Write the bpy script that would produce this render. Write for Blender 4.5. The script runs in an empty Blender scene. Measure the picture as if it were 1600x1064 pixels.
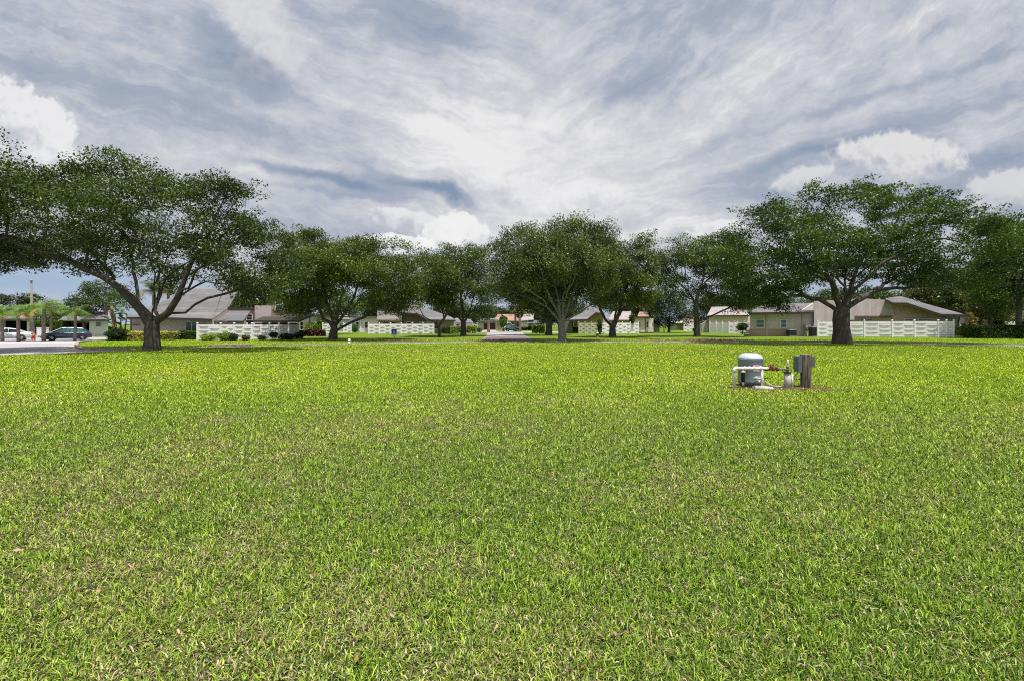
import bpy, bmesh, math, random
import numpy as np
from mathutils import Vector, Matrix
C = bpy.context.scene
LINK = C.collection.objects.link
R = math.radians
# ------------------------------------------------------------------ camera
F, H, HY = 711.0, 1.5, 507.0          # focal length in photo pixels, eye height, horizon row
cam = bpy.data.cameras.new("camera")
cam.sensor_width = 36.0
cam.lens = 36.0 * F / 1600
cam.shift_y = -(532.0 - HY) / 1600
cam.clip_end = 5000; cam.clip_start = 0.05
co = bpy.data.objects.new("camera", cam); LINK(co)
co.location = (0, 0, H); co.rotation_euler = (R(90), 0, 0)
C.camera = co
# ------------------------------------------------------------------ light
SUN_EL, SUN_AZ = R(74), R(146)         # azimuth clockwise from +Y
sd = Vector((math.sin(SUN_AZ) * math.cos(SUN_EL), math.cos(SUN_AZ) * math.cos(SUN_EL), math.sin(SUN_EL)))
sl = bpy.data.lights.new("sun", 'SUN'); sl.energy = 5.0; sl.angle = R(0.6); sl.color = (1, .955, .88)
so = bpy.data.objects.new("sun", sl); LINK(so); so.location = sd * 100
so.rotation_euler = sd.to_track_quat('Z', 'Y').to_euler()
C.view_settings.view_transform = 'Standard'; C.view_settings.look = 'None'
C.view_settings.exposure = 0.30; C.view_settings.gamma = 1
C.cycles.max_bounces = 6; C.cycles.transparent_max_bounces = 6
C.cycles.diffuse_bounces = 2
C.cycles.use_denoising = False
C.cycles.sample_clamp_indirect = 4.0
C.cycles.filter_width = 1.05

# ---- tiny expression wrapper for shader math
class E:
    nt = None
    def __init__(s, sock): s.s = sock
    @staticmethod
    def m(op, *a, clamp=False):
        n = E.nt.nodes.new('ShaderNodeMath'); n.operation = op; n.use_clamp = clamp
        for i, v in enumerate(a):
            if isinstance(v, E): E.nt.links.new(v.s, n.inputs[i])
            else: n.inputs[i].default_value = v
        return E(n.outputs[0])
    def __add__(s, o): return E.m('ADD', s, o)
    __radd__ = __add__
    def __sub__(s, o): return E.m('SUBTRACT', s, o)
    def __rsub__(s, o): return E.m('SUBTRACT', o, s)
    def __mul__(s, o): return E.m('MULTIPLY', s, o)
    __rmul__ = __mul__
    def __truediv__(s, o): return E.m('DIVIDE', s, o)
    def exp(s): return E.m('EXPONENT', s)
    def max(s, o): return E.m('MAXIMUM', s, o)
    def min(s, o): return E.m('MINIMUM', s, o)
def sstep(x, a, b):
    n = E.nt.nodes.new('ShaderNodeMapRange'); n.interpolation_type = 'SMOOTHSTEP'; n.clamp = True
    E.nt.links.new(x.s, n.inputs[0])
    n.inputs[1].default_value = a; n.inputs[2].default_value = b
    n.inputs[3].default_value = 0; n.inputs[4].default_value = 1
    return E(n.outputs[0])
def comb(x, y, z=0.0):
    n = E.nt.nodes.new('ShaderNodeCombineXYZ')
    for i, v in enumerate((x, y, z)):
        if isinstance(v, E): E.nt.links.new(v.s, n.inputs[i])
        else: n.inputs[i].default_value = v
    return n.outputs[0]
def fbm(vec, scale, detail=4, rough=.55, dist=0.0, lac=2.0):
    n = E.nt.nodes.new('ShaderNodeTexNoise')
    E.nt.links.new(vec, n.inputs['Vector'])
    n.inputs['Scale'].default_value = scale; n.inputs['Detail'].default_value = detail
    n.inputs['Roughness'].default_value = rough; n.inputs['Distortion'].default_value = dist
    return E(n.outputs[0])
def mixc(f, a, b):
    n = E.nt.nodes.new('ShaderNodeMix'); n.data_type = 'RGBA'
    if isinstance(f, E): E.nt.links.new(f.s, n.inputs[0])
    else: n.inputs[0].default_value = f
    for i, v in ((6, a), (7, b)):
        if isinstance(v, tuple): n.inputs[i].default_value = (*v, 1)
        else: E.nt.links.new(v, n.inputs[i])
    return n.outputs[2]

world = bpy.data.worlds.new("World"); C.world = world; world.use_nodes = True
nt = world.node_tree; nt.nodes.clear(); E.nt = nt
out = nt.nodes.new('ShaderNodeOutputWorld'); bg = nt.nodes.new('ShaderNodeBackground')
nt.links.new(bg.outputs[0], out.inputs[0]); bg.inputs[1].default_value = 0.092
sky = nt.nodes.new('ShaderNodeTexSky'); sky.sky_type = 'NISHITA'; sky.sun_disc = False
sky.sun_elevation = SUN_EL; sky.sun_rotation = SUN_AZ; sky.dust_density = 1.5
tc = nt.nodes.new('ShaderNodeTexCoord'); sx = nt.nodes.new('ShaderNodeSeparateXYZ')
nt.links.new(tc.outputs['Generated'], sx.inputs[0])
dx, dy, dz = (E(sx.outputs[i]) for i in range(3))
zz = dz.max(0.0) + 0.10
px_, py_ = dx / zz, dy / zz                                  # a flat cloud deck overhead
ya = E.m('ABSOLUTE', dy).max(0.12)
U = dx / ya * 7.11 + 8.0                                      # compass bearing / height, in handy units
V = 5.07 - dz / ya * 7.11
st = comb(U, V)
front = sstep(dy, 0.0, 0.25)
w1 = fbm(st, 1.1, 4, .55) - .5
w2 = fbm(comb(V, U, 3.3), 1.1, 4, .55) - .5
Uw, Vw = U + w1 * .8, V + w2 * .6
def gauss(u0, v0, ru, rv, ang=0.0, uu=None, vv=None):
    uu = Uw if uu is None else uu; vv = Vw if vv is None else vv
    a = math.radians(ang); du = uu - u0; dv = vv - v0
    p = du * (math.cos(a) / ru) + dv * (math.sin(a) / ru)
    q = dv * (math.cos(a) / rv) - du * (math.sin(a) / rv)
    return E.m('MULTIPLY', p * p + q * q, -1.0).exp() * front
def ridged(v): return 1.0 - E.m('ABSOLUTE', v - .5) * 2.6
# fibrous cirrus: rising to the right in the right half, falling to the right in the left half
def fib(ang, seed, along, across, sc, uu=None, vv=None):
    a = math.radians(ang); ca, sa = math.cos(a), math.sin(a); uu = uu or Uw; vv = vv or Vw
    return fbm(comb((uu * ca + vv * sa) * along, (vv * ca - uu * sa) * across, seed), sc, 10, .66, .12)
fl = fib(17, 1.0, .22, 1.15, 1.9); fr = fib(-38, 7.0, .26, 1.0, 2.0); fr2 = fib(-14, 9.0, .16, 1.5, 1.7)
low_r = sstep(Vw * .7 + U * .12, 2.2, 3.2)
fR = fr * (1.0 - low_r) + fr2 * low_r
rgt = sstep(Uw, 7.2, 9.6)
strk = fl * (1.0 - rgt) + fR * rgt
soft = fbm(comb(Uw, Vw * 1.2, 5.0), .8, 9, .60)
veil = fbm(comb(U, V * 1.4, 15.0), 3.0, 9, .66)
tone = 0.53 + (strk - .5) * 1.40 + (soft - .5) * .62 + (veil - .5) * .40
for g in [(8.2, 2.35, 2.8, .95, 0, .36), (9.2, 3.4, 2.4, .45, 0, .22), (6.4, 1.55, 1.5, .5, 25, .16), (10.0, 1.15, .9, .75, -45, -.26), (9.9, .3, 1.3, .4, 0, -.12), (11.3, .15, .7, .30, 0, -.34), (9.8, 1.3, .45, .3, -45, -.22),
          (6.6, .35, .9, .45, 15, -.30), (6.0, .15, 1.0, .25, 0, -.1), (2.6, 1.5, 2.0, .5, 18, -.14), (.5, 1.12, 1.5, .22, 14, -.30), (1.2, .4, 1.5, .5, 0, -.02), (4.75, 2.63, .75, .085, 11, -.62), (5.5, 2.88, .6, .10, 16, -.75), (6.75, 3.0, .75, .10, 13, -.75), (6.3, 2.85, .9, .2, 14, -.22),
          (5.3, 3.05, 1.3, .08, 10, -.34), (7.2, 3.15, .5, .08, 20, -.5), (12.9, 1.75, 1.6, .09, -17, -.30), (13.4, 2.25, 1.4, .16, -14, -.34), (12.2, 2.55, 1.0, .10, -18, -.38), (15.5, 2.45, 1.1, .16, -4, -.55), (11.0, 2.3, 1.0, .1, -25, -.2),
          (12.2, 1.3, 2.6, .4, -16, .14), (5.0, 3.65, 1.5, .22, 8, -.16), (12.2, 3.0, 1.4, .3, 0, -.36), (15.3, 3.2, 1.6, .5, 0, -.40), (15.2, 1.0, 1.4, .12, -14, -.22), (14.6, .5, 1.6, .10, -16, -.14)]:
    tone = tone + gauss(*g[:5]) * g[5]
tone = tone + gauss(4.05, 1.12, .75, .40, 28) * -.60 + gauss(3.45, .55, .28, .7, -35) * -.22
blue = mixc(.88, sky.outputs[0], (2.1, 2.75, 3.8))
c1 = mixc(sstep(tone, -.35, .42), blue, (3.5, 3.9, 4.75))
c2 = mixc(sstep(tone, .26, .66), c1, (5.1, 5.25, 5.7))
c3 = mixc(sstep(tone, .56, 1.02), c2, (7.4, 7.35, 7.4))
low = gauss(.5, 4.4, 2.6, .34, 0, U, V) * .9
lowr = sstep(V, 3.7, 4.9) * .35
c4 = mixc(low.max(lowr), c3, (3.0, 4.2, 5.7))
# cumulus: billows from folded noise, lit from above, soft grey bases
bil = ridged(fbm(comb(U, V, 1.0), 2.1, 3, .5)) * .6 + ridged(fbm(comb(U, V, 2.0), 4.6, 5, .55)) * .4
n1 = bil - .76
n2 = fbm(comb(U, V, 9.0), 1.2, 6, .6) - .5
col = c4
def puff(col, u0, v0, ru, rv, ang=0.0, edge=.22, rag=.8, op=1.0, top=(8.4, 8.4, 8.5), bot=(4.6, 4.85, 5.4)):
    a = math.radians(ang)
    du = U - u0; dv = V - v0
    p = du * (math.cos(a) / ru) + dv * (math.sin(a) / ru)
    q = dv * (math.cos(a) / rv) - du * (math.sin(a) / rv)
    d = E.m('SQRT', p * p + q * q)
    lo = sstep(q, .0, 1.0)
    f = 1.10 - d + n1 * rag + n2 * rag * .9 - lo * .15
    e_ = E.m('ADD', lo * .35, edge)
    m = E.m('DIVIDE', f, e_, clamp=True); m = m * m * (3.0 - m * 2.0) * front * op
    sh = sstep(q * .8 - n1 * 2.4 - n2 * 2.0, -.75, .75)
    top = tuple(v * .90 for v in top); bot = tuple(v * .94 for v in bot)
    return mixc(m, col, mixc(sh, top, bot))
col = puff(col, 4.1, .35, .50, 1.15, -36, .55, .7, .85, (7.0, 7.0, 7.2), (5.2, 5.4, 5.9))
col = puff(col, 4.45, .95, .45, .3, 35, .6, .7, .6, (6.8, 6.8, 7.0), (5.6, 5.7, 6.1))
col = puff(col, 3.95, 1.12, .50, .30, 20, .8, .8, .75, (4.2, 4.4, 5.0), (3.0, 3.3, 4.0))
col = puff(col, .15, 2.1, 1.05, .80, 28, .16, .6, .95, (8.2, 8.2, 8.3), (4.9, 5.2, 5.8))
col = puff(col, 14.0, 2.5, 1.0, .40, 3, .34, .9, .92, (7.6, 7.5, 7.5), (4.4, 4.6, 5.2))
col = puff(col, 12.7, 2.85, .60, .26, -8, .34, .9, .85, (7.2, 7.2, 7.3), (4.9, 5.1, 5.7))
col = puff(col, 15.9, 3.0, .90, .34, -5, .35, .9, .85, (7.0, 7.0, 7.1), (4.9, 5.1, 5.7))
col = puff(col, 6.5, 3.52, .75, .20, 14, .2, .9, .9, (7.8, 7.8, 7.9), (4.8, 5.0, 5.6))
col = puff(col, 7.1, 3.70, .48, .34, 0, .22, 1.0, .92, (8.6, 8.6, 8.6), (5.2, 5.4, 6.0))
col = puff(col, 6.1, 3.85, .60, .17, 0, .16, .9, .9, (9.0, 9.0, 9.0), (5.4, 5.6, 6.2))
col = puff(col, 8.1, 3.10, .70, .34, 20, .35, 1.2, .6, (8.4, 8.4, 8.5), (4.9, 5.1, 5.7))
col = puff(col, 9.1, 3.15, .60, .30, -10, .35, 1.2, .55, (8.3, 8.3, 8.4), (5.0, 5.2, 5.8))
col = puff(col, 9.8, 2.70, .55, .22, 0, .45, 1.1, .5, (6.0, 6.1, 6.5), (4.7, 4.9, 5.4))
col = puff(col, 11.3, 3.65, .5, .2, 0, .2, .9, .85, (8.2, 8.2, 8.3), (5.4, 5.6, 6.1))
nt.links.new(col, bg.inputs[0])
try: world.cycles.sampling_method = 'MANUAL'; world.cycles.sample_map_resolution = 512
except Exception: pass

# ------------------------------------------------------------------ helpers
def W(px, py, z): return ((px - 800.0) / F * z, float(z), H + (HY - py) / F * z)
def GZ(py): return H * F / (py - HY)
def G(px, py, h=0.0):
    z = GZ(py); return ((px - 800.0) / F * z, z, h)
def lerp(a, b, t): return a + (b - a) * t

def mat(name, col, rough=.8, spec=.3, metal=0, noise=None, bump=None, coat=0):
    """noise = (scale, amount, second colour); bump = (scale, strength)"""
    m = bpy.data.materials.new(name); m.use_nodes = True; t = m.node_tree; E.nt = t
    b = t.nodes['Principled BSDF']; b.inputs['Roughness'].default_value = rough
    b.inputs['Specular IOR Level'].default_value = spec; b.inputs['Metallic'].default_value = metal
    b.inputs['Coat Weight'].default_value = coat
    b.inputs['Base Color'].default_value = (*col, 1)
    if noise or bump:
        g = t.nodes.new('ShaderNodeNewGeometry')
    if noise:
        f = fbm(g.outputs['Position'], noise[0], 6, .65)
        f2 = fbm(g.outputs['Position'], noise[0] * 9, 3, .6)
        ff = sstep(f * .7 + f2 * .3, .5 - .5 * (1.2 - noise[1]), .5 + .5 * (1.2 - noise[1]))
        t.links.new(mixc(ff, col, noise[2]), b.inputs['Base Color'])
    if bump:
        f = fbm(g.outputs['Position'], bump[0], 4, .6)
        bn = t.nodes.new('ShaderNodeBump'); bn.inputs['Strength'].default_value = bump[1]; bn.inputs['Distance'].default_value = .02
        t.links.new(f.s, bn.inputs['Height']); t.links.new(bn.outputs[0], b.inputs['Normal'])
    return m
def leafmat(name, trans=.35, gloss=.35, att='tint', tc_=(1.25, 1.3, .5), rough=.45):
    m = bpy.data.materials.new(name); m.use_nodes = True; t = m.node_tree; E.nt = t
    b = t.nodes['Principled BSDF']; b.inputs['Roughness'].default_value = rough; b.inputs['Specular IOR Level'].default_value = gloss
    a = t.nodes.new('ShaderNodeAttribute'); a.attribute_name = att
    t.links.new(a.outputs['Color'], b.inputs['Base Color'])
    tr = t.nodes.new('ShaderNodeBsdfTranslucent')
    v = t.nodes.new('ShaderNodeVectorMath'); v.operation = 'MULTIPLY'; v.inputs[1].default_value = tc_
    t.links.new(a.outputs['Color'], v.inputs[0]); t.links.new(v.outputs[0], tr.inputs[0])
    mx = t.nodes.new('ShaderNodeMixShader'); mx.inputs[0].default_value = trans
    t.links.new(b.outputs[0], mx.inputs[1]); t.links.new(tr.outputs[0], mx.inputs[2])
    t.links.new(mx.outputs[0], t.nodes['Material Output'].inputs[0])
    return m
def wavemat(name, col, col2, scale, axis='X', rough=.7, sharp=(.0, .16), noise=.3):
    """grooves / courses every 'scale' metres along an axis"""
    m = bpy.data.materials.new(name); m.use_nodes = True; t = m.node_tree; E.nt = t
    b = t.nodes['Principled BSDF']; b.inputs['Roughness'].default_value = rough; b.inputs['Specular IOR Level'].default_value = .2
    g = t.nodes.new('ShaderNodeNewGeometry'); s = t.nodes.new('ShaderNodeSeparateXYZ'); t.links.new(g.outputs['Position'], s.inputs[0])
    p = E(s.outputs['XYZ'.index(axis)]) / scale
    fr = E.m('FRACT', p); gr = 1.0 - sstep(fr, *sharp)
    pl = fbm(comb(E.m('FLOOR', p), 0.0, 0.0), 7.3, 0)
    st_ = fbm(g.outputs['Position'], 1.3, 5, .6); fi = fbm(g.outputs['Position'], 14, 3, .6)
    base = mixc(sstep(pl * .4 + st_ * .4 + fi * .3, .35, .75), col, tuple(c * (1 - noise) for c in col))
    t.links.new(mixc(gr * .8, base, col2), b.inputs['Base Color'])
    return m

class MB:
    def __init__(s): s.v = []; s.f = []; s.smooth = []
    def add(s, vs, fs, smooth=False):
        o = len(s.v); s.v += [tuple(map(float, p)) for p in vs]; s.f += [tuple(i + o for i in f) for f in fs]; s.smooth += [smooth] * len(fs)
        return s
    def box(s, x0, x1, y0, y1, z0, z1, bev=0):
        vs = [(x, y, z) for z in (z0, z1) for x, y in ((x0, y0), (x1, y0), (x1, y1), (x0, y1))]
        return s.add(vs, [(3, 2, 1, 0), (4, 5, 6, 7), (0, 1, 5, 4), (1, 2, 6, 5), (2, 3, 7, 6), (3, 0, 4, 7)])
    def obox(s, c, ax, ay, az):
        """oriented box, half vectors"""
        c, ax, ay, az = map(Vector, (c, ax, ay, az))
        vs = [c + ax * i + ay * j + az * k for k in (-1, 1) for i, j in ((-1, -1), (1, -1), (1, 1), (-1, 1))]
        return s.add(vs, [(3, 2, 1, 0), (4, 5, 6, 7), (0, 1, 5, 4), (1, 2, 6, 5), (2, 3, 7, 6), (3, 0, 4, 7)])
    def prism(s, poly, dvec):
        """poly: 3-D polygon, extruded by dvec"""
        n = len(poly); d = Vector(dvec); vs = [Vector(p) for p in poly]; vs += [p + d for p in vs]
        fs = [tuple(range(n)), tuple(reversed(range(n, 2 * n)))] + [(i, i + n, (i + 1) % n + n, (i + 1) % n) for i in range(n)]
        return s.add(vs, fs)
    def tube(s, pts, rad, n=8, cap=True, smooth=True):
        pts = [Vector(p) for p in pts]
        if not hasattr(rad, '__len__'): rad = [rad] * len(pts)
        vs = []; fs = []; ref = None
        for i, p in enumerate(pts):
            t = (pts[min(i + 1, len(pts) - 1)] - pts[max(i - 1, 0)]).normalized()
            if ref is None: ref = Vector((1, 0, 0)) if abs(t.x) < .8 else Vector((0, 1, 0))
            a = (ref - t * ref.dot(t)).normalized(); b = t.cross(a); ref = a
            for k in range(n):
                an = 2 * math.pi * k / n; vs.append(p + (a * math.cos(an) + b * math.sin(an)) * rad[i])
        for i in range(len(pts) - 1):
            for k in range(n): fs.append((i * n + k, i * n + (k + 1) % n, (i + 1) * n + (k + 1) % n, (i + 1) * n + k))
        if cap: fs += [tuple(reversed(range(n))), tuple(range((len(pts) - 1) * n, len(pts) * n))]
        return s.add(vs, fs, smooth)
    def lathe(s, c, prof, n=20, smooth=True):
        """prof: (r, z) from bottom to top around the vertical through c"""
        vs = []; fs = []
        for r, z in prof:
            for k in range(n):
                a = 2 * math.pi * k / n; vs.append((c[0] + r * math.cos(a), c[1] + r * math.sin(a), c[2] + z))
        for i in range(len(prof) - 1):
            for k in range(n): fs.append((i * n + k, i * n + (k + 1) % n, (i + 1) * n + (k + 1) % n, (i + 1) * n + k))
        fs += [tuple(reversed(range(n))), tuple(range((len(prof) - 1) * n, len(prof) * n))]
        return s.add(vs, fs, smooth)
    def build(s, name, m, parent=None, bevel=0):
        o = s.v
        if parent is not None:
            L = ORG[parent.name]; o = [(x - L[0], y - L[1], z - L[2]) for x, y, z in s.v]
        me = bpy.data.meshes.new(name); me.from_pydata(o, [], s.f); me.materials.append(m)
        me.polygons.foreach_set('use_smooth', s.smooth); me.update()
        bm = bmesh.new(); bm.from_mesh(me); bmesh.ops.recalc_face_normals(bm, faces=bm.faces); bm.to_mesh(me); bm.free()
        ob = bpy.data.objects.new(name, me); LINK(ob)
        if parent is not None: ob.parent = parent; ORG[ob.name] = ORG[parent.name]
        else: ORG[ob.name] = (0, 0, 0)
        if bevel:
            b = ob.modifiers.new('bevel', 'BEVEL'); b.width = bevel; b.segments = 2; b.limit_method = 'ANGLE'
        return ob
ORG = {}
def thing(name, label, cat, loc=(0, 0, 0), group=None):
    o = bpy.data.objects.new(name, None); LINK(o); o.location = loc; o.empty_display_size = .2
    ORG[o.name] = tuple(loc); o['label'] = label; o['category'] = cat
    if group: o['group'] = group
    return o
def tag(o, label=None, cat=None, group=None, kind=None):
    if label: o['label'] = label
    if cat: o['category'] = cat
    if group: o['group'] = group
    if kind: o['kind'] = kind
    return o
def structure(name, mb, m): return tag(mb.build(name, m), kind='structure')
def npmesh(name, verts, faces_n, m, parent=None, tint=None, loc=(0, 0, 0), idx=None, smooth=False):
    """verts (N,3); consecutive runs of faces_n vertices are faces unless idx is given (flat loop index, sizes)"""
    me = bpy.data.meshes.new(name)
    v = np.asarray(verts, np.float32).copy(); n = len(v)
    L = ORG[parent.name] if parent is not None else loc
    v -= np.array(L, np.float32)
    if idx is None:
        nf = n // faces_n; loops = np.arange(n, dtype=np.int32); starts = np.arange(nf, dtype=np.int32) * faces_n
    else:
        loops, sizes = idx; starts = np.concatenate([[0], np.cumsum(sizes)[:-1]]).astype(np.int32); nf = len(sizes)
    me.vertices.add(n); me.vertices.foreach_set('co', v.ravel())
    me.loops.add(len(loops)); me.loops.foreach_set('vertex_index', loops.astype(np.int32))
    me.polygons.add(nf); me.polygons.foreach_set('loop_start', starts)
    me.update(calc_edges=True); me.materials.append(m)
    if smooth: me.polygons.foreach_set('use_smooth', np.ones(nf, bool))
    if tint is not None:
        a = me.color_attributes.new('tint', 'FLOAT_COLOR', 'POINT')
        c4_ = np.ones((n, 4), np.float32); c4_[:, :3] = tint; a.data.foreach_set('color', c4_.ravel())
    o = bpy.data.objects.new(name, me); LINK(o)
    if parent is not None: o.parent = parent; ORG[o.name] = ORG[parent.name]
    else: o.location = loc; ORG[o.name] = tuple(loc)
    return o

# smooth value noise for numpy (shared by lawn blades)
def vnoise(x, y, seed=0):
    def h(ix, iy):
        n = (ix * 374761393 + iy * 668265263 + seed * 1442695041).astype(np.int64) & 0xffffffff
        n = ((n ^ (n >> 13)) * 1274126177) & 0xffffffff
        return ((n ^ (n >> 16)) & 0xffff) / 65535.0
    ix = np.floor(x).astype(np.int64); iy = np.floor(y).astype(np.int64); fx = x - ix; fy = y - iy
    fx = fx * fx * (3 - 2 * fx); fy = fy * fy * (3 - 2 * fy)
    return (h(ix, iy) * (1 - fx) + h(ix + 1, iy) * fx) * (1 - fy) + (h(ix, iy + 1) * (1 - fx) + h(ix + 1, iy + 1) * fx) * fy
def vfbm(x, y, seed=0, o=4):
    s = 0; a = .5; t = 0
    for i in range(o): s = s + a * vnoise(x * 2 ** i, y * 2 ** i, seed + i); t += a; a *= .5
    return s / t
def pip(x, y, poly):
    p = np.asarray(poly, float); r = np.zeros(x.shape, bool); j = len(p) - 1
    for i in range(len(p)):
        c = ((p[i, 1] > y) != (p[j, 1] > y)) & (x < (p[j, 0] - p[i, 0]) * (y - p[i, 1]) / (p[j, 1] - p[i, 1] + 1e-12) + p[i, 0])
        r ^= c; j = i
    return r
def pdist(x, y, poly):
    p = np.asarray(poly, float); d = np.full(x.shape, 1e9)
    for i in range(len(p)):
        a = p[i]; b = p[(i + 1) % len(p)]; ab = b - a; L = ab @ ab + 1e-12
        t = np.clip(((x - a[0]) * ab[0] + (y - a[1]) * ab[1]) / L, 0, 1)
        d = np.minimum(d, np.hypot(x - a[0] - t * ab[0], y - a[1] - t * ab[1]))
    return d

# ------------------------------------------------------------------ ground, road, kerbs
def groundmat():
    m = bpy.data.materials.new('lawn ground'); m.use_nodes = True; t = m.node_tree; E.nt = t
    b = t.nodes['Principled BSDF']; b.inputs['Roughness'].default_value = .95; b.inputs['Specular IOR Level'].default_value = .1
    g = t.nodes.new('ShaderNodeNewGeometry'); P = g.outputs['Position']
    big = fbm(P, .12, 4, .55); mid = fbm(P, .9, 5, .6); fine = fbm(P, 26, 4, .7); ff = fbm(P, 90, 2, .7)
    a = mixc(sstep(fine * .6 + ff * .4, .34, .66), (.035, .045, .012), (.13, .165, .035))
    yy = t.nodes.new('ShaderNodeSeparateXYZ'); t.links.new(P, yy.inputs[0])
    turf = mixc(sstep(fine * .6 + ff * .4, .34, .66), (.06, .10, .014), (.18, .27, .022))
    a2 = mixc(sstep(E(yy.outputs[1]) * .1 + mid * .4, 3.0, 3.9), a, turf)
    t.links.new(a2, b.inputs['Base Color'])
    return m
gm = MB(); N = 40
xs = np.concatenate([np.linspace(-1500, -120, 6), np.linspace(-100, 100, 41), np.linspace(120, 1500, 6)])
ys = np.concatenate([np.linspace(-150, -20, 4), np.linspace(-10, 140, 61), np.linspace(160, 2500, 10)])
vs = [(x, y, 0.0) for y in ys for x in xs]; nx = len(xs)
fs = [(j * nx + i, j * nx + i + 1, (j + 1) * nx + i + 1, (j + 1) * nx + i) for j in range(len(ys) - 1) for i in range(nx - 1)]
gm.add(vs, fs); structure('ground', gm, groundmat())
M = {}
M['asphalt'] = mat('asphalt', (.31, .30, .33), .9, .2, noise=(.5, .5, (.38, .365, .39)))
M['concrete'] = mat('concrete', (.38, .35, .34), .9, .2, noise=(1.2, .3, (.30, .28, .27)))
M['kerb'] = mat('kerb concrete', (.42, .36, .30), .9, .2, noise=(2.2, .6, (.28, .22, .18)))
near_e = [(-700, 575), (0, 555), (100, 552), (200, 548), (330, 543.1), (395, 541.9), (560, 537.5), (740, 534.9), (800, 534.8), (1000, 535.1), (1250, 535.7), (1400, 538), (1600, 541), (2200, 556)]
far_e = [(2200, 553.5), (1600, 539.6), (1400, 537.0), (1250, 535.0), (1000, 534.3), (850, 533.2), (836, 531.5), (821, 525), (816, 519.5), (761, 519.5), (760, 525), (752, 531), (740, 534.0),
         (560, 536.9), (430, 540.7), (395, 541.2), (330, 542.2), (200, 547.0), (150, 547.0), (126, 546), (119, 541), (121, 536), (137, 533.4), (175, 532), (175, 527), (-700, 529)]
ROAD = [G(*p)[:2] for p in near_e + far_e]
rb = MB(); rb.add([(x, y, .006) for x, y in ROAD], [tuple(range(len(ROAD)))])
def tri(o):
    bm = bmesh.new(); bm.from_mesh(o.data); bmesh.ops.triangulate(bm, faces=bm.faces); bm.to_mesh(o.data); bm.free(); return o
tri(structure('road', rb, M['asphalt']))
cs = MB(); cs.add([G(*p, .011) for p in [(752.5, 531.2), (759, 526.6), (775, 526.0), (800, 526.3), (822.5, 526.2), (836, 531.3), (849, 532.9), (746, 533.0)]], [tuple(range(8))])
structure('side_street_painted_shade', cs, mat('dark brown painted shade and stains', (.115, .085, .088), .9, .2, noise=(.8, .6, (.20, .155, .15))))  # dark sheet: tree shade and stains painted over the near street
cs = MB(); cs.add([G(*p, .016) for p in [(600, 520.3), (1000, 520.3), (1000, 518.2), (600, 518.2)]], [(0, 1, 2, 3)]); structure('cross_street', cs, M['concrete'])
cs = MB()
for q in ([(752, 518.3), (776, 518.3), (775, 515.9), (757, 515.9)], [(786, 518.3), (816, 518.3), (813, 515.9), (790, 515.9)]): cs.add([G(*p, .020) for p in q], [(0, 1, 2, 3)])
structure('driveway', cs, M['concrete'])
cs = MB(); cs.add([G(*p, .010) for p in [(-700, 537.6), (118, 536.2), (124, 534.0), (-700, 535.0)]], [(0, 1, 2, 3)]); structure('pavement', cs, mat('pale pavement', (.50, .48, .48), .9, .2, noise=(1.2, .3, (.42, .40, .40))))
cs = MB()
cs.add([G(*p, .012) for p in [(108, 540.5), (113, 545), (122, 546.6), (118, 541.5), (117, 538.6)]], [(0, 1, 2, 3, 4)])
structure('kerb_apron', cs, mat('worn brick apron', (.40, .24, .18), .9, .2, noise=(6, .3, (.6, .48, .36))))
def kerb(pts, w=.16, h=.11, m='kerb', ends=None):
    b = MB(); P = [Vector(G(*p)) for p in pts]
    for i in range(len(P) - 1):
        d = (P[i + 1] - P[i]); L = d.length; d.normalize(); n = Vector((-d.y, d.x, 0)) * w / 2
        b.obox((P[i] + P[i + 1]) / 2 + Vector((0, 0, h / 2 + .001)), d * (L / 2 + .02 * (i % 2)), n, (0, 0, h / 2 - .002 * (i % 2)))
    return structure('kerb', b, M[m])
kerb([(200, 547.0), (150, 547.0), (126, 546), (119, 541), (121, 536), (137, 533.4), (175, 532)], .2, .12)
kerb([(330, 541.9), (350, 541.3), (375, 540.9), (392, 540.7)], .34, .15)
kerb([(430, 540.4), (560, 536.6), (740, 533.8)], .18, .06)
kerb([(850, 533.0), (1000, 534.1), (1250, 534.8), (1400, 536.8), (1600, 539.3), (2000, 548)], .18, .09)

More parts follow.
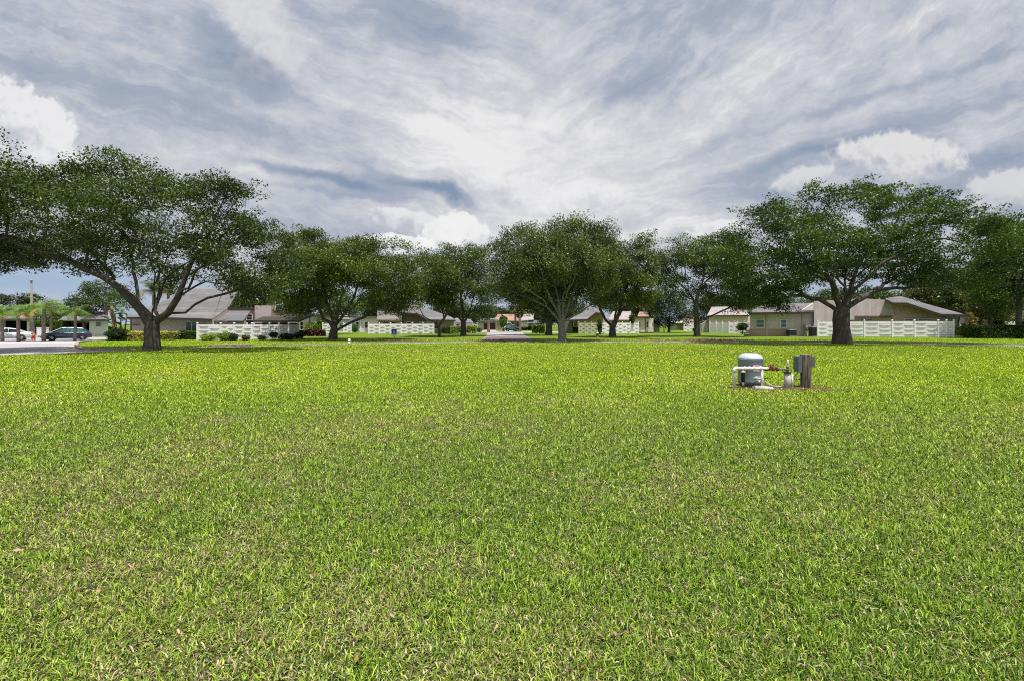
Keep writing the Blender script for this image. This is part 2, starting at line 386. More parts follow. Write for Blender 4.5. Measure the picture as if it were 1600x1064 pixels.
# ------------------------------------------------------------------ lawn blades
rng = np.random.default_rng(7)
def in_road(x, y): return pip(x, y, ROAD)
PUMP = W(1215, 607, 10.9)
def blades(n, seed, outer=False):
    """blades thin out and coarsen smoothly with distance from the camera's side of the lawn"""
    rg = np.random.default_rng(seed)
    # pdf over z: rises to ~3 m, then falls like z**-.75 out to 48 m
    zz_ = np.linspace(1.2, 48, 3000); pdf = np.minimum(zz_ / 2.3, 1.0) * (np.maximum(zz_, 2.3) / 2.3) ** -.85; cdf = np.cumsum(pdf); cdf /= cdf[-1]
    z = np.interp(rg.random(n), cdf, zz_)
    x = (rg.random(n) * 2 - 1) * (1.22 * z + 1.3)
    if outer:      # turf to the sides of and behind the camera, a little coarser
        z = np.where(rg.random(n) < .8, rg.uniform(-1.2, 9, n), rg.uniform(9, 26, n)); sg = np.where(rg.random(n) < .5, -1, 1); x = sg * (np.maximum(1.22 * z + 1.3, 0) + 4.6 * rg.random(n)); o = np.abs(x) > np.where(z < 1.2, 0, 1.22 * z + 1.3); x, z = x[o], z[o]
    keep = ~in_road(x, z); x, z = x[keep], z[keep]
    dirt = np.exp(-(((x - PUMP[0] - .1) / 1.45) ** 2 + ((z - PUMP[1] + .12) / .50) ** 2) ** 1.5)
    keep = rg.random(len(x)) > dirt * .93; x, z = x[keep], z[keep]
    n = len(x)
    dryf = vfbm(x * .55, z * .55, 3); dryb = vfbm(x * .11 + 9, z * .11, 5, 3); fine = vfbm(x * 3.1, z * 3.1, 11, 3); tuft = vfbm(x * 11., z * 11., 17, 2)
    keep = (rg.random(n) < .55 + 1.4 * (tuft - .3)) | (z > 9) & (rg.random(n) < .8)
    x, z, dryf, dryb, fine, tuft = (a[keep] for a in (x, z, dryf, dryb, fine, tuft)); n = len(x)
    far = np.clip((z - 4.5) / 7.0, 0, 1)
    # drier, strawier turf in the left and middle foreground
    dry = np.clip((dryf - .5) * 1.6 + (fine - .5) * 2.0 + (dryb - .5) * 1.4 + .25 - far * .22 - np.clip(x / np.maximum(z, 1) - .3, 0, 1) * .22, .04, .9)
    for (bx, by, brx, bry, s) in [(345, 656, 34, 7, 1.5), (325, 690, 22, 6, .9), (428, 716, 14, 5, 1.0), (540, 660, 90, 10, .22), (430, 640, 40, 8, .2), (740, 895, 25, 14, .7), (1135, 960, 40, 14, .6), (80, 900, 60, 30, .2), (200, 760, 120, 40, .25), (90, 900, 40, 16, .5), (560, 900, 60, 20, .3), (600, 780, 90, 30, .2)]:
        gx, gz, _ = G(bx, by); rx = brx / F * gz; rz = gz - GZ(by + bry)
        dry = np.clip(dry + s * np.exp(-((x - gx) / rx) ** 2 - ((z - gz) / rz) ** 2), 0, .97)
    r = rg.random(n); isdry = r < dry * .66; brown = isdry & (rg.random(n) < .26)
    g1 = np.array([.160, .310, .020]); g2 = np.array([.45, .58, .065]); g3 = np.array([.024, .070, .008])
    t = np.clip(rg.random(n) * .9 + (dryf - .45) * .7, 0, 1)[:, None]
    c = g1 * (1 - t) + g2 * t
    dk = rg.random(n)[:, None] < .30 - .16 * far[:, None]; c = np.where(dk, g3, c)
    lush = np.clip((z - 5) / 9, 0, 1)[:, None]; c = c * (1 - lush) + c * np.array([1.30, 1.22, .22]) * lush
    c = np.where(isdry[:, None], np.array([.52, .43, .25]) * (.45 + .75 * rg.random((n, 1))), c)
    c = np.where(brown[:, None], np.array([.27, .15, .08]) * (.5 + .9 * rg.random((n, 1))), c)
    c = c * (.72 + .56 * rg.random((n, 1)))
    wz = np.maximum(np.hypot(x, z) * .75 if outer else z, 2.0) / 2.4
    w = .0046 * wz ** .62 * (.6 + .8 * rg.random(n))
    L = .041 * (.5 + 1.0 * rg.random(n)) * (1 + .5 * (tuft - .5) * 2) * (.82 + .18 * wz ** .3)
    L = np.where(isdry, L * .75, L); L = np.where(rg.random(n) < .35, L * .55, L)
    az = rg.random(n) * 2 * np.pi
    flat_ = rg.random(n) < .22
    lean = np.abs(rg.normal(.6, .42, n)) + np.where(isdry, .5, 0); lean = np.where(flat_, 1.35, lean); lean = np.clip(lean, 0, 1.5)
    d = np.stack([np.cos(az), np.sin(az)], 1)
    fa = az + np.pi / 2 + rg.normal(0, .6, n); s = np.stack([np.cos(fa), np.sin(fa)], 1) * (w / 2)[:, None]
    base = np.stack([x, z], 1) ; z0_ = np.full(n, -.003)
    def ring(t_):
        hz = L * t_ * np.cos(lean * .55 * t_ + lean * .25); ho = L * t_ * np.sin(lean * .55 * t_ + lean * .45)
        return base + d * ho[:, None], z0_ + hz
    V_ = np.empty((n, 5, 3), np.float32)
    p0, h0 = ring(0.0); p1, h1 = ring(.55); p2, h2 = ring(1.0)
    V_[:, 0, :2] = p0 - s; V_[:, 0, 2] = h0; V_[:, 1, :2] = p0 + s; V_[:, 1, 2] = h0
    V_[:, 2, :2] = p1 + s * .85; V_[:, 2, 2] = h1; V_[:, 3, :2] = p1 - s * .85; V_[:, 3, 2] = h1
    V_[:, 4, :2] = p2; V_[:, 4, 2] = h2
    return V_.reshape(-1, 3), np.repeat(c[:, None, :], 5, 1).reshape(-1, 3)
GR = leafmat('grass blade', .16, .35, rough=.40, tc_=(1.15, 1.2, .5))
def thatch(n, seed):
    rg = np.random.default_rng(seed); z = 1.2 + 6.5 * rg.random(n) ** 1.15; x = (rg.random(n) * 2 - 1) * (1.2 * z + 3.0)
    az = rg.random(n) * 6.283; L = .018 + .03 * rg.random(n); w = .0016 + .0026 * rg.random(n); h0 = .001 + .010 * rg.random(n); h1 = h0 + rg.normal(.006, .006, n); hm = np.maximum(h0, h1) + .003
    d = np.stack([np.cos(az), np.sin(az)], 1) * (L / 2)[:, None]; s = np.stack([-np.sin(az), np.cos(az)], 1) * w[:, None]; p = np.stack([x, z], 1); V = np.empty((n, 5, 3), np.float32)
    V[:, 0, :2] = p - d - s; V[:, 1, :2] = p - d + s; V[:, 2, :2] = p + s; V[:, 3, :2] = p - s; V[:, 4, :2] = p + d; V[:, 0, 2] = h0; V[:, 1, 2] = h0; V[:, 2, 2] = hm; V[:, 3, 2] = hm; V[:, 4, 2] = np.maximum(h1, .001)
    pal = np.array([[.42, .36, .20], [.20, .15, .08], [.12, .20, .02], [.12, .20, .02], [.30, .38, .05], [.04, .07, .012]]); c = pal[rg.integers(0, 6, n)] * (.5 + .9 * rg.random((n, 1)))
    return V.reshape(-1, 3), np.repeat(c, 5, 0)
V_, Cc = blades(1650000, 1); V2, C2 = thatch(260000, 2); V3, C3 = blades(620000, 3, True); V_ = np.concatenate([V_, V2, V3]); Cc = np.concatenate([Cc, C2, C3]); nb = len(V_) // 5
k = np.arange(nb, dtype=np.int32)[:, None] * 5
loops = np.concatenate([k + 0, k + 1, k + 2, k + 3, k + 3, k + 2, k + 4], 1).ravel()
sizes = np.tile([4, 3], nb).astype(np.int32)
tag(npmesh('grass', V_, 0, GR, tint=Cc, idx=(loops, sizes)), 'broad bladed green lawn grass with straw coloured dry blades', 'grass', kind='stuff')
del V_, Cc


# ------------------------------------------------------------------ trees
BARK = mat('oak bark', (.050, .043, .036), .95, .1, noise=(3.0, .6, (.15, .135, .115)), bump=(14, .9))
BARKP = mat('pale oak bark', (.13, .12, .10), .95, .1, noise=(3.0, .4, (.30, .28, .25)), bump=(14, .9))
LEAF = leafmat('oak leaves', .16, .33, rough=.40, tc_=(1.8, 1.8, .6))
def grow(base, limbs, pts, rnd, path_w=.35):
    """limbs: lists of points (3-D). pts: attractor points. returns nodes, parent, is_tip"""
    nodes = []; par = []; 
    def add(p, q): nodes.append(np.array(p, float)); par.append(q); return len(nodes) - 1
    last = -1
    for li, l in enumerate(limbs):
        if li == 0: q = -1
        else:
            A = np.array(nodes); q = int(np.argmin(((A - np.array(l[0])) ** 2).sum(1)))
            l = l[1:]
        prev = np.array(nodes[q]) if q >= 0 else None
        for p in l:
            p = np.array(p, float)
            if prev is not None:
                Ls = np.linalg.norm(p - prev); k = max(1, int(Ls / .6))
                for i in range(1, k):
                    t = i / k; j = rnd.normal(0, .035 * min(Ls, 2.5), 3); q = add(prev * (1 - t) + p * t + j, q)
            q = add(p, q); prev = p
    N0 = len(nodes)
    A = np.array(nodes); plen = np.zeros(len(nodes))
    for i in range(len(nodes)):
        if par[i] >= 0: plen[i] = plen[par[i]] + np.linalg.norm(A[i] - A[par[i]])
    ok = A[:, 2] > np.array(limbs[0][-1])[2] - .2
    P = np.array(pts); n = len(P)
    D = np.linalg.norm(P[:, None] - A[None], axis=2) + path_w * plen[None] + np.where(ok, 0, 1e6)[None]
    best = D.argmin(1); cost = D.min(1); done = np.zeros(n, bool); attach = np.full(n, -1)
    for _ in range(n):
        i = int(np.argmin(np.where(done, 1e9, cost))); done[i] = True
        q = int(best[i]); p0 = nodes[q]; p1 = P[i]; Ls = np.linalg.norm(p1 - p0); k = max(1, int(Ls / .7)); pl = plen[q] if q < len(plen) else 0
        newidx = []
        for s in range(1, k + 1):
            t = s / k; j = rnd.normal(0, .06 * min(Ls, 2), 3) * (s < k); bow = np.array([0, 0, .05 * Ls * math.sin(math.pi * t)])
            q = add(p0 * (1 - t) + p1 * t + j + bow * (s < k), q); newidx.append(q)
            plen = np.append(plen, plen[par[q]] + np.linalg.norm(nodes[q] - nodes[par[q]]))
        attach[i] = q
        for q in newidx:
            d = np.linalg.norm(P - nodes[q], axis=1) + path_w * plen[q]
            m = (~done) & (d < cost); cost[m] = d[m]; best[m] = q
    return np.array(nodes), par, attach, N0
def skel_mesh(nodes, par, mb, rtip, rtrunk, nring=7, flare=1.28, trunk_h=.9, power=.45, rmin=.0):
    n = len(nodes); ch = [[] for _ in range(n)]; w = np.zeros(n)
    for i, p in enumerate(par):
        if p >= 0: ch[p].append(i)
    for i in range(n - 1, -1, -1):
        if not ch[i]: w[i] = 1
        if par[i] >= 0: w[par[i]] += w[i]
    ex = math.log(rtrunk / rtip) / math.log(max(w[0], 2))
    rad = rtip * w ** ex
    # keep limbs thick along their length
    z0 = nodes[0][2]
    for i in range(n):
        h = nodes[i][2] - z0
        if h < trunk_h and w[i] > w[0] * .9: rad[i] *= 1 + (flare - 1) * (1 - h / trunk_h) ** 2
    started = [0]
    stack = [(0, None)]
    while stack:
        i, p = stack.pop(); chain = ([p] if p is not None else []) + [i]
        while ch[i]:
            c = sorted(ch[i], key=lambda k: -w[k]); 
            for k in c[1:]: stack.append((k, i))
            i = c[0]; chain.append(i)
        if len(chain) < 2: continue
        rr = [rad[k] for k in chain]
        if p is not None: rr[0] = min(rr[1] * 1.15, rad[p] * .9)
        if max(rr) < rmin: continue
        sides = nring + 5 if p is None else (nring if rr[1] > .08 else (5 if rr[1] > .03 else 3))
        mb.tube([nodes[k] for k in chain], rr, sides, cap=False)
    return rad, w
def leaves(centres, per, spread, size, rnd, base, var=.35, flat=.6, warm=None, asp=.5):
    n = len(centres) * per
    c = np.repeat(centres, per, 0); cl_ = vfbm(centres[:, 0] * .55 + 31, centres[:, 2] * .8 + centres[:, 1] * .5, 5, 2); cl_ = np.clip((cl_ - .5) * 2.0 + .5, 0, 1); cl = np.repeat(cl_ * .6 + .4 * rnd.random(len(centres)), per)
    off = rnd.normal(0, 1, (n, 3)); nn = np.linalg.norm(off, axis=1, keepdims=True); off = off / nn * np.minimum(nn, 1.55)
    p = c + off * np.array([spread, spread, spread * flat])
    d = rnd.normal(0, 1, (n, 3)); d[:, 2] -= .15; d /= np.linalg.norm(d, axis=1, keepdims=True)
    up = rnd.normal(0, .75, (n, 3)) + np.array([0, 0, 1.0]); s = np.cross(d, up); s /= np.linalg.norm(s, axis=1, keepdims=True) + 1e-9
    L = (size * (.6 + .8 * rnd.random(n)))[:, None]
    a = p - d * L * .5; b = p + d * L * .5; nrm = np.cross(s, d) * L * .08
    V = np.stack([a, p + s * L * asp * .5 + nrm - d * L * .05, b, p - s * L * asp * .5 + nrm - d * L * .05], 1)
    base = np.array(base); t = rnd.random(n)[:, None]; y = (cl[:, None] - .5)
    col = base * (1 - var + 2 * var * t) * (1 + y * 1.15)  # light and dark clumps: sun and shade contrast put into the leaf colour
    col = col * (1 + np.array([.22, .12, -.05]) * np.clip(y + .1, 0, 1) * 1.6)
    if warm: # a few dead leaves
        w_ = rnd.random(n) < warm; col[w_] = np.array([.22, .10, .04])
    return V.reshape(-1, 3), np.repeat(col, 4, 0)
CARVE = .450
def crown_points(outline, z, n, depth, rnd, holes=(), seed=0, shell=.55, fh=(), lobe=1.0):
    """points in a solid whose silhouette from the lawn is 'outline' (real metres at distance z)"""
    poly = np.array([((p[0] - 800) / F * z, H + (HY - p[1]) / F * z) for p in outline])
    lo, hi = poly.min(0), poly.max(0); out = []
    cx = (lo + hi) / 2; tot = 0
    res = np.zeros((0, 3))
    dm = None
    n = int(n * 2.4)
    while len(res) < n:
        m = 4000; x = lo[0] + rnd.random(m) * (hi[0] - lo[0]); h = lo[1] + rnd.random(m) * (hi[1] - lo[1])
        k = pip(x, h, poly); x, h = x[k], h[k]
        d = pdist(x, h, poly)
        if dm is None: dm = max(d.max(), .5)
        s = np.clip(d / dm, 0, 1); T = depth * s ** .75; 
        r = rnd.random(len(x)); sg = np.where(rnd.random(len(x)) < .5, -1, 1)
        y = sg * T * (r ** shell)
        den = vfbm(x * .42 + y * .21 + seed, h * .75 - y * .33, 21 + seed, 2) * .6 + vfbm(y * .5 + h * .2, x * .36 + h * .5, 41 + seed, 2) * .4
        k = (den > CARVE + .06 * np.clip(1 - d / 1.3, 0, 1)) & (d > .05)
        for hx, hy, hr in holes:
            X = (hx - 800) / F * z; Y = H + (HY - hy) / F * z; k &= np.hypot(x - X, h - Y) > hr / F * z
        for hx, hy, hr in fh:      # leafless hollow on the near side, where the main limbs show
            X = (hx - 800) / F * z; Y = H + (HY - hy) / F * z; k &= (y > depth * .15) | (np.hypot((x - X) * .8, h - Y) > hr / F * z)
        res = np.concatenate([res, np.stack([x, z + y, h], 1)[k]])
        # correct the perspective of near / far points so the silhouette is kept about the tree's own distance
    # foliage hangs in separate rounded lobes with air between them
    sp = 2.05 * lobe; C_ = thin(res[rnd.permutation(len(res))[:1600]], sp)
    rr = rnd.uniform(.50, .80, len(C_)) * sp
    q = (res[:, None] - C_[None]) * np.array([1, 1, 1.25]); dd = np.linalg.norm(q, axis=2) / rr[None]
    res = res[dd.min(1) < 1.0]
    return res
def thin(P, r):
    keep = []
    for i, p in enumerate(P):
        if not keep or np.min(((P[keep] - p) ** 2).sum(1)) > r * r: keep.append(i)
    return P[keep]
def tree(name, label, cat, base, z, outline, limbs, n, per, leafsize, col, seed, rtrunk, depth=5.0, holes=(), sub=2, spread=.33, bark=None, group=None, warm=0, rtip=.012, flat=.6, gap=.45, shell=.55, leafmat_=None, asp=.5, fh=(), lobe=1.0):
    rnd = np.random.default_rng(seed)
    bp = W(base[0], base[1], z); loc = (bp[0], bp[1], 0.0)
    t = thing(name, label, cat, loc, group)
    L3 = []
    for l in limbs:
        L3.append([W(q[0], q[1], z + (q[2] if len(q) > 2 else 0)) for q in l])
    L3[0][0] = (L3[0][0][0], L3[0][0][1], -.05)
    P = thin(crown_points(outline, z, n, depth, rnd, holes, seed, shell, fh, lobe), gap)
    nodes, par, att, N0 = grow(None, L3, P, rnd)
    mb = MB(); rad, w = skel_mesh(nodes, par, mb, rtip, rtrunk)
    mb.build('trunk', bark or BARK, t)
    ce = [nodes[i] for i in att]
    # leafy side shoots round each twig end and along thin twigs
    ch = set(par); extra = [nodes[i] for i in range(N0, len(nodes)) if rad[i] < .026 and rnd.random() < .22]
    ce = np.array(ce + extra)
    cc = [ce]
    for _ in range(sub): cc.append(ce + rnd.normal(0, 1, ce.shape) * np.array([.55, .55, .22]) * spread / .36)
    tips = ce[rnd.random(len(ce)) < .16]; cc.append(tips + (tips - ce.mean(0)) / (np.linalg.norm(tips - ce.mean(0), axis=1, keepdims=True) + 1e-6) * rnd.uniform(.35, .85, (len(tips), 1)) + np.array([0, 0, .15]))
    cc = np.concatenate(cc)
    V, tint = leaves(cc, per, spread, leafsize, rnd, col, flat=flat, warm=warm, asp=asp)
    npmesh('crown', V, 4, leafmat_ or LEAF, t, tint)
    return t
OAKS = 'live oaks round the edge of the lawn'
OC = (.060, .094, .020)
#--TREES
tree('oak_tree', 'huge spreading oak on the left between lawn and street, forked low', 'tree', (237, 548), 26.0,
     [(-70, 300), (-30, 285), (0, 290), (15, 270), (30, 262), (45, 275), (60, 268), (85, 275), (100, 262), (108, 248), (130, 258), (150, 266), (158, 250), (175, 242), (205, 240), (222, 252), (235, 266), (262, 262), (275, 285), (298, 300), (312, 278), (335, 272), (350, 284), (385, 284), (397, 300), (398, 330), (415, 360), (432, 378), (450, 388), (470, 420), (455, 450), (440, 478), (410, 488), (385, 470), (352, 462), (335, 440), (315, 425), (295, 448), (262, 452), (235, 470), (205, 452), (180, 440), (160, 425), (130, 432), (112, 412), (75, 408), (72, 430), (40, 420), (20, 412), (0, 425), (-60, 415), (-90, 360)],
     [[(237, 548), (238, 530), (237, 515), (238, 506)], [(238, 506), (222, 486), (200, 463), (160, 432, -.5), (110, 408, -1), (60, 395, -1.5), (10, 370, -2)],
      [(222, 486), (215, 458, 1), (205, 400, 1.5), (190, 330, 1.5), (185, 280, 1)], [(238, 506), (262, 490), (278, 465), (288, 438), (300, 408), (330, 360), (350, 310)],
      [(275, 470), (298, 452), (322, 440, -.5), (350, 444, -1), (385, 446, -1.5), (430, 430, -1.5)], [(266, 488), (290, 489, .5), (305, 476, .5), (325, 466, .8), (350, 460, 1), (400, 440, 1.5)],
      [(238, 506), (250, 450, 2), (245, 380, 3), (225, 300, 2.5)], [(240, 500), (240, 450, -2), (230, 380, -3.5), (150, 330, -3.5)], [(278, 465), (330, 400, -2), (370, 350, -2.5), (385, 310, -2)],
      [(200, 463), (150, 400, 2), (90, 340, 2.5), (40, 300, 2)], [(240, 440, -2), (270, 380, -3.5), (290, 330, -3)]],
     1900, 52, .135, OC, 11, .37, 4.8, holes=[(60, 448, 20), (205, 350, 9), (155, 385, 9), (290, 370, 8), (100, 350, 8), (320, 330, 8), (240, 300, 7), (255, 400, 7)], sub=2, gap=.60, group=OAKS, spread=.30, lobe=.95, fh=[(238, 462, 48), (200, 430, 26), (290, 430, 26)])
tree('oak_tree', 'broad wide domed oak on the right in front of the white woven fence', 'tree', (1316, 537), 35.5,
     [(1128, 372), (1150, 352), (1160, 332), (1185, 325), (1203, 312), (1222, 318), (1238, 300), (1262, 294), (1290, 298), (1320, 288), (1352, 292), (1362, 306), (1380, 316), (1398, 308), (1425, 306), (1440, 300), (1470, 306), (1488, 314), (1492, 324), (1515, 326), (1512, 342), (1540, 338), (1562, 345), (1585, 352), (1572, 380), (1560, 430), (1530, 452), (1480, 456), (1440, 452), (1400, 446), (1365, 448), (1335, 440), (1310, 452), (1285, 450), (1260, 452), (1235, 462), (1225, 482), (1195, 482), (1160, 474), (1140, 445), (1125, 415)],
     [[(1316, 537), (1315, 515), (1314, 500), (1315, 490)], [(1315, 490), (1300, 480), (1280, 468), (1255, 462), (1220, 468), (1190, 476)], [(1315, 490), (1306, 465), (1300, 440), (1285, 410, -1), (1265, 380, -2), (1235, 345, -2)],
      [(1315, 490), (1325, 465), (1332, 440), (1345, 408), (1370, 380), (1400, 348), (1410, 325)], [(1315, 490), (1340, 470), (1365, 455), (1400, 450), (1440, 448), (1500, 440, -1)],
      [(1328, 470), (1350, 440, -1), (1385, 408, -1.5), (1425, 385, -2), (1470, 350, -2)], [(1315, 490), (1320, 440, 2), (1318, 380, 3), (1325, 325, 3)], [(1300, 440), (1270, 430, 2), (1225, 400, 3), (1180, 370, 2)],
      [(1325, 465), (1300, 420, -3), (1290, 370, -5), (1290, 330, -4)], [(1365, 455), (1420, 420, 3), (1490, 380, 3), (1540, 365, 2)], [(1332, 440), (1380, 400, -4), (1440, 370, -5)], [(1255, 462), (1220, 430, -2), (1180, 420, -2.5)]],
     2300, 52, .165, (.052, .098, .016), 12, .56, 6.5, holes=[(1362, 378, 11), (1250, 380, 7), (1330, 410, 6), (1410, 350, 6), (1300, 340, 6), (1200, 370, 7), (1440, 420, 7), (1395, 410, 5)], sub=2, gap=.72, spread=.36, group=OAKS, flat=.45, warm=.004, lobe=1.2, fh=[(1315, 455, 48), (1275, 450, 24), (1370, 440, 30)])
tree('oak_tree', 'low forked oak beside the small white marker post, left of the blue sign', 'tree', (520, 531), 44.0,
     [(440, 480), (436, 430), (440, 390), (448, 366), (466, 352), (480, 350), (492, 362), (512, 372), (530, 384), (545, 373), (565, 374), (598, 378), (605, 388), (620, 378), (640, 382), (652, 400), (655, 440), (642, 478), (615, 492), (590, 488), (565, 470), (535, 462), (505, 470), (480, 490), (455, 492)],
     [[(520, 531), (521, 520), (522, 511)], [(522, 511), (506, 499), (498, 480), (494, 450), (488, 405)], [(522, 511), (516, 488), (508, 465, 1), (505, 430, 2), (500, 390, 2)], [(522, 511), (535, 495), (548, 475), (560, 445), (575, 405)],
      [(524, 517), (545, 506), (570, 496), (598, 474), (625, 445), (640, 410)], [(522, 511), (528, 485, -1), (535, 450, -3), (530, 410, -3)], [(535, 495), (560, 470, 2), (595, 430, 3)], [(498, 480), (470, 455, -2), (455, 420, -3)]],
     1500, 52, .18, (.082, .118, .020), 13, .37, 6.0, lobe=.92, fh=[(525, 475, 34), (565, 465, 22)], holes=[(560, 425, 8), (530, 405, 8), (590, 410, 6), (480, 410, 6)], sub=2, gap=.70, spread=.40, group=OAKS)
tree('oak_tree', 'slim crooked little oak in front of the gabled house, right of the blue sign', 'tree', (686, 527), 53.0,
     [(630, 450), (638, 415), (655, 400), (690, 398), (715, 415), (722, 450), (715, 478), (695, 482), (668, 474), (645, 480), (634, 468)],
     [[(687, 527), (686, 518), (686, 509)], [(686, 509), (673, 501), (662, 495), (650, 489), (642, 480), (640, 465)], [(686, 509), (694, 498), (700, 487), (696, 470)], [(662, 495), (655, 480), (650, 460)], [(694, 498), (690, 480, 1), (680, 450, 1.5)], [(642, 480), (660, 440, -1)]],
     420, 40, .2, (.072, .106, .022), 14, .17, 3.0, sub=2, gap=.6, spread=.36, group=OAKS)
tree('oak_tree', 'upright dark trunked oak on the left corner of the side street', 'tree', (724, 525), 59.0,
     [(650, 440), (655, 405), (675, 390), (700, 384), (715, 390), (742, 384), (765, 392), (776, 415), (778, 455), (770, 490), (752, 502), (738, 490), (712, 484), (690, 470), (662, 465)],
     [[(724, 525), (724, 515), (724, 506)], [(724, 506), (714, 493), (702, 478), (690, 455), (680, 425)], [(724, 506), (722, 480), (718, 450), (712, 415)], [(724, 506), (733, 490), (740, 465), (745, 430)], [(733, 490), (750, 470, 1), (762, 440, 1)], [(722, 480), (735, 450, -2), (730, 410, -3)]],
     1100, 48, .21, (.072, .108, .022), 15, .34, 5.5, sub=2, gap=.80, spread=.46, group=OAKS, lobe=.95, fh=[(722, 475, 22)], holes=[(700, 440, 5), (750, 450, 5)])
tree('oak_tree', 'shaded dark oak behind the pale barked one, right of the side street', 'tree', (857, 524), 62.0,
     [(775, 445), (800, 415), (850, 405), (900, 425), (912, 460), (895, 490), (865, 484), (830, 490), (795, 488), (778, 475)],
     [[(857, 524), (858, 512), (858, 503)], [(858, 503), (845, 492), (828, 478), (805, 460)], [(858, 503), (852, 480), (842, 450)], [(858, 503), (868, 480), (880, 450)], [(852, 480), (860, 440, -2)]],
     600, 44, .22, (.042, .068, .014), 16, .42, 4.5, sub=2, gap=.7, spread=.45, group=OAKS)
tree('oak_tree', 'tall dense oak with pale grey fanning limbs in the middle of the tree row', 'tree', (878, 533), 41.0,
     [(768, 420), (762, 395), (770, 375), (785, 362), (800, 366), (812, 354), (835, 352), (848, 362), (862, 346), (880, 350), (892, 338), (908, 348), (925, 352), (945, 355), (955, 375), (968, 400), (965, 440), (950, 462), (925, 468), (905, 482), (875, 480), (850, 478), (825, 472), (795, 476), (775, 462)],
     [[(879, 533), (878, 520), (877, 507)], [(877, 507), (862, 488), (845, 475), (820, 464), (790, 452)], [(877, 507), (866, 478), (852, 450), (830, 415), (810, 385)], [(877, 507), (873, 475), (867, 440), (858, 390), (850, 365)], [(877, 507), (880, 475), (884, 430), (888, 375)],
      [(877, 507), (888, 478), (900, 448), (912, 405), (925, 370)], [(879, 510), (900, 492), (922, 478), (940, 462), (955, 430)], [(862, 488), (838, 462, -2), (805, 430, -3), (785, 395, -2)], [(866, 478), (850, 440, -3.5), (840, 400, -4)], [(880, 475), (900, 430, -4), (905, 380, -4)], [(873, 475), (880, 430, 4), (870, 380, 4)], [(900, 492), (925, 455, -2), (940, 410, -2)]],
     1800, 54, .165, (.084, .112, .030), 17, .33, 5.6, sub=2, gap=.62, spread=.38, group=OAKS, bark=BARKP, flat=.9, lobe=.82, fh=[(878, 470, 34)])
tree('oak_tree', 'dark leaning oak with a vee trunk in front of the tan gabled house', 'tree', (957, 527), 53.0,
     [(915, 410), (925, 385), (945, 374), (965, 376), (985, 384), (998, 368), (1010, 364), (1020, 380), (1022, 410), (1028, 440), (1026, 470), (1005, 482), (980, 484), (962, 472), (942, 482), (922, 470)],
     [[(957, 527), (957, 518), (957, 511)], [(957, 511), (946, 500), (937, 483), (928, 462), (922, 435)], [(957, 511), (964, 498), (969, 483), (975, 460), (985, 425)], [(957, 511), (962, 480, 1), (958, 440, 1), (950, 400)], [(964, 498), (985, 470, -1), (1005, 440, -2), (1010, 400)], [(937, 483), (945, 450, -2), (960, 410, -3)]],
     1200, 50, .20, (.076, .110, .024), 18, .38, 5.0, sub=2, gap=.70, spread=.42, group=OAKS, lobe=.85)
tree('oak_tree', 'open crowned oak with one long low limb, just right of the middle', 'tree', (1089, 526), 55.0,
     [(1020, 420), (1022, 395), (1035, 370), (1048, 364), (1068, 372), (1078, 388), (1100, 370), (1125, 368), (1140, 362), (1158, 375), (1170, 410), (1180, 450), (1172, 482), (1148, 488), (1140, 476), (1115, 478), (1095, 462), (1075, 470), (1050, 456), (1025, 448)],
     [[(1089, 526), (1089, 512), (1088, 495), (1087, 478)], [(1087, 478), (1075, 455), (1058, 440), (1050, 415), (1040, 390)], [(1087, 478), (1092, 455), (1100, 432), (1098, 405), (1110, 380)], [(1083, 470), (1062, 457), (1042, 454), (1028, 448)], [(1090, 504), (1112, 494), (1138, 482), (1160, 462), (1172, 440)],
      [(1087, 478), (1105, 470, -1), (1130, 460, -2), (1150, 430, -2)], [(1092, 455), (1115, 430, 2), (1140, 400, 2)], [(1075, 455), (1070, 420, -2.5), (1065, 390, -2)]],
     1200, 46, .20, (.070, .106, .022), 19, .33, 5.4, sub=2, gap=.76, spread=.42, group=OAKS, lobe=.92, fh=[(1085, 450, 34)], holes=[(1085, 415, 9), (1045, 430, 6), (1110, 440, 6), (1135, 400, 5), (1060, 400, 5), (1045, 470, 10)])
tree('oak_tree', 'grey trunked oak at the far right edge behind the clipped hedge', 'tree', (1592, 528), 48.0,
     [(1535, 470), (1525, 430), (1530, 395), (1555, 372), (1580, 352), (1610, 348), (1660, 335), (1730, 360), (1750, 430), (1720, 470), (1660, 478), (1610, 472), (1580, 480), (1555, 484)],
     [[(1592, 528), (1591, 500), (1592, 472)], [(1592, 472), (1570, 450), (1550, 420)], [(1592, 472), (1595, 430), (1590, 390)], [(1592, 472), (1620, 445), (1660, 410)], [(1595, 430), (1620, 390, -2)], [(1592, 472), (1575, 430, 2), (1565, 395, 2)]],
     1200, 44, .19, (.052, .096, .016), 20, .24, 5.5, sub=2, gap=.6, spread=.38, group=OAKS)
tree('oak_tree', 'oak mostly outside the left edge, only a few twigs reaching in', 'tree', (-260, 556), 22.0,
     [(-330, 420), (-420, 300), (-330, 180), (-200, 120), (-60, 170), (-2, 222), (14, 236), (12, 250), (-4, 268), (-60, 300), (-110, 400), (-200, 430)],
     [[(-260, 556), (-260, 500)], [(-260, 500), (-220, 380), (-100, 280), (-20, 245)], [(-260, 500), (-280, 360), (-260, 250)], [(-260, 500), (-330, 400), (-350, 300)], [(-220, 380), (-160, 260), (-100, 200)]],
     600, 36, .14, OC, 21, .4, 4.5, sub=2, gap=.6, spread=.3, group=OAKS)
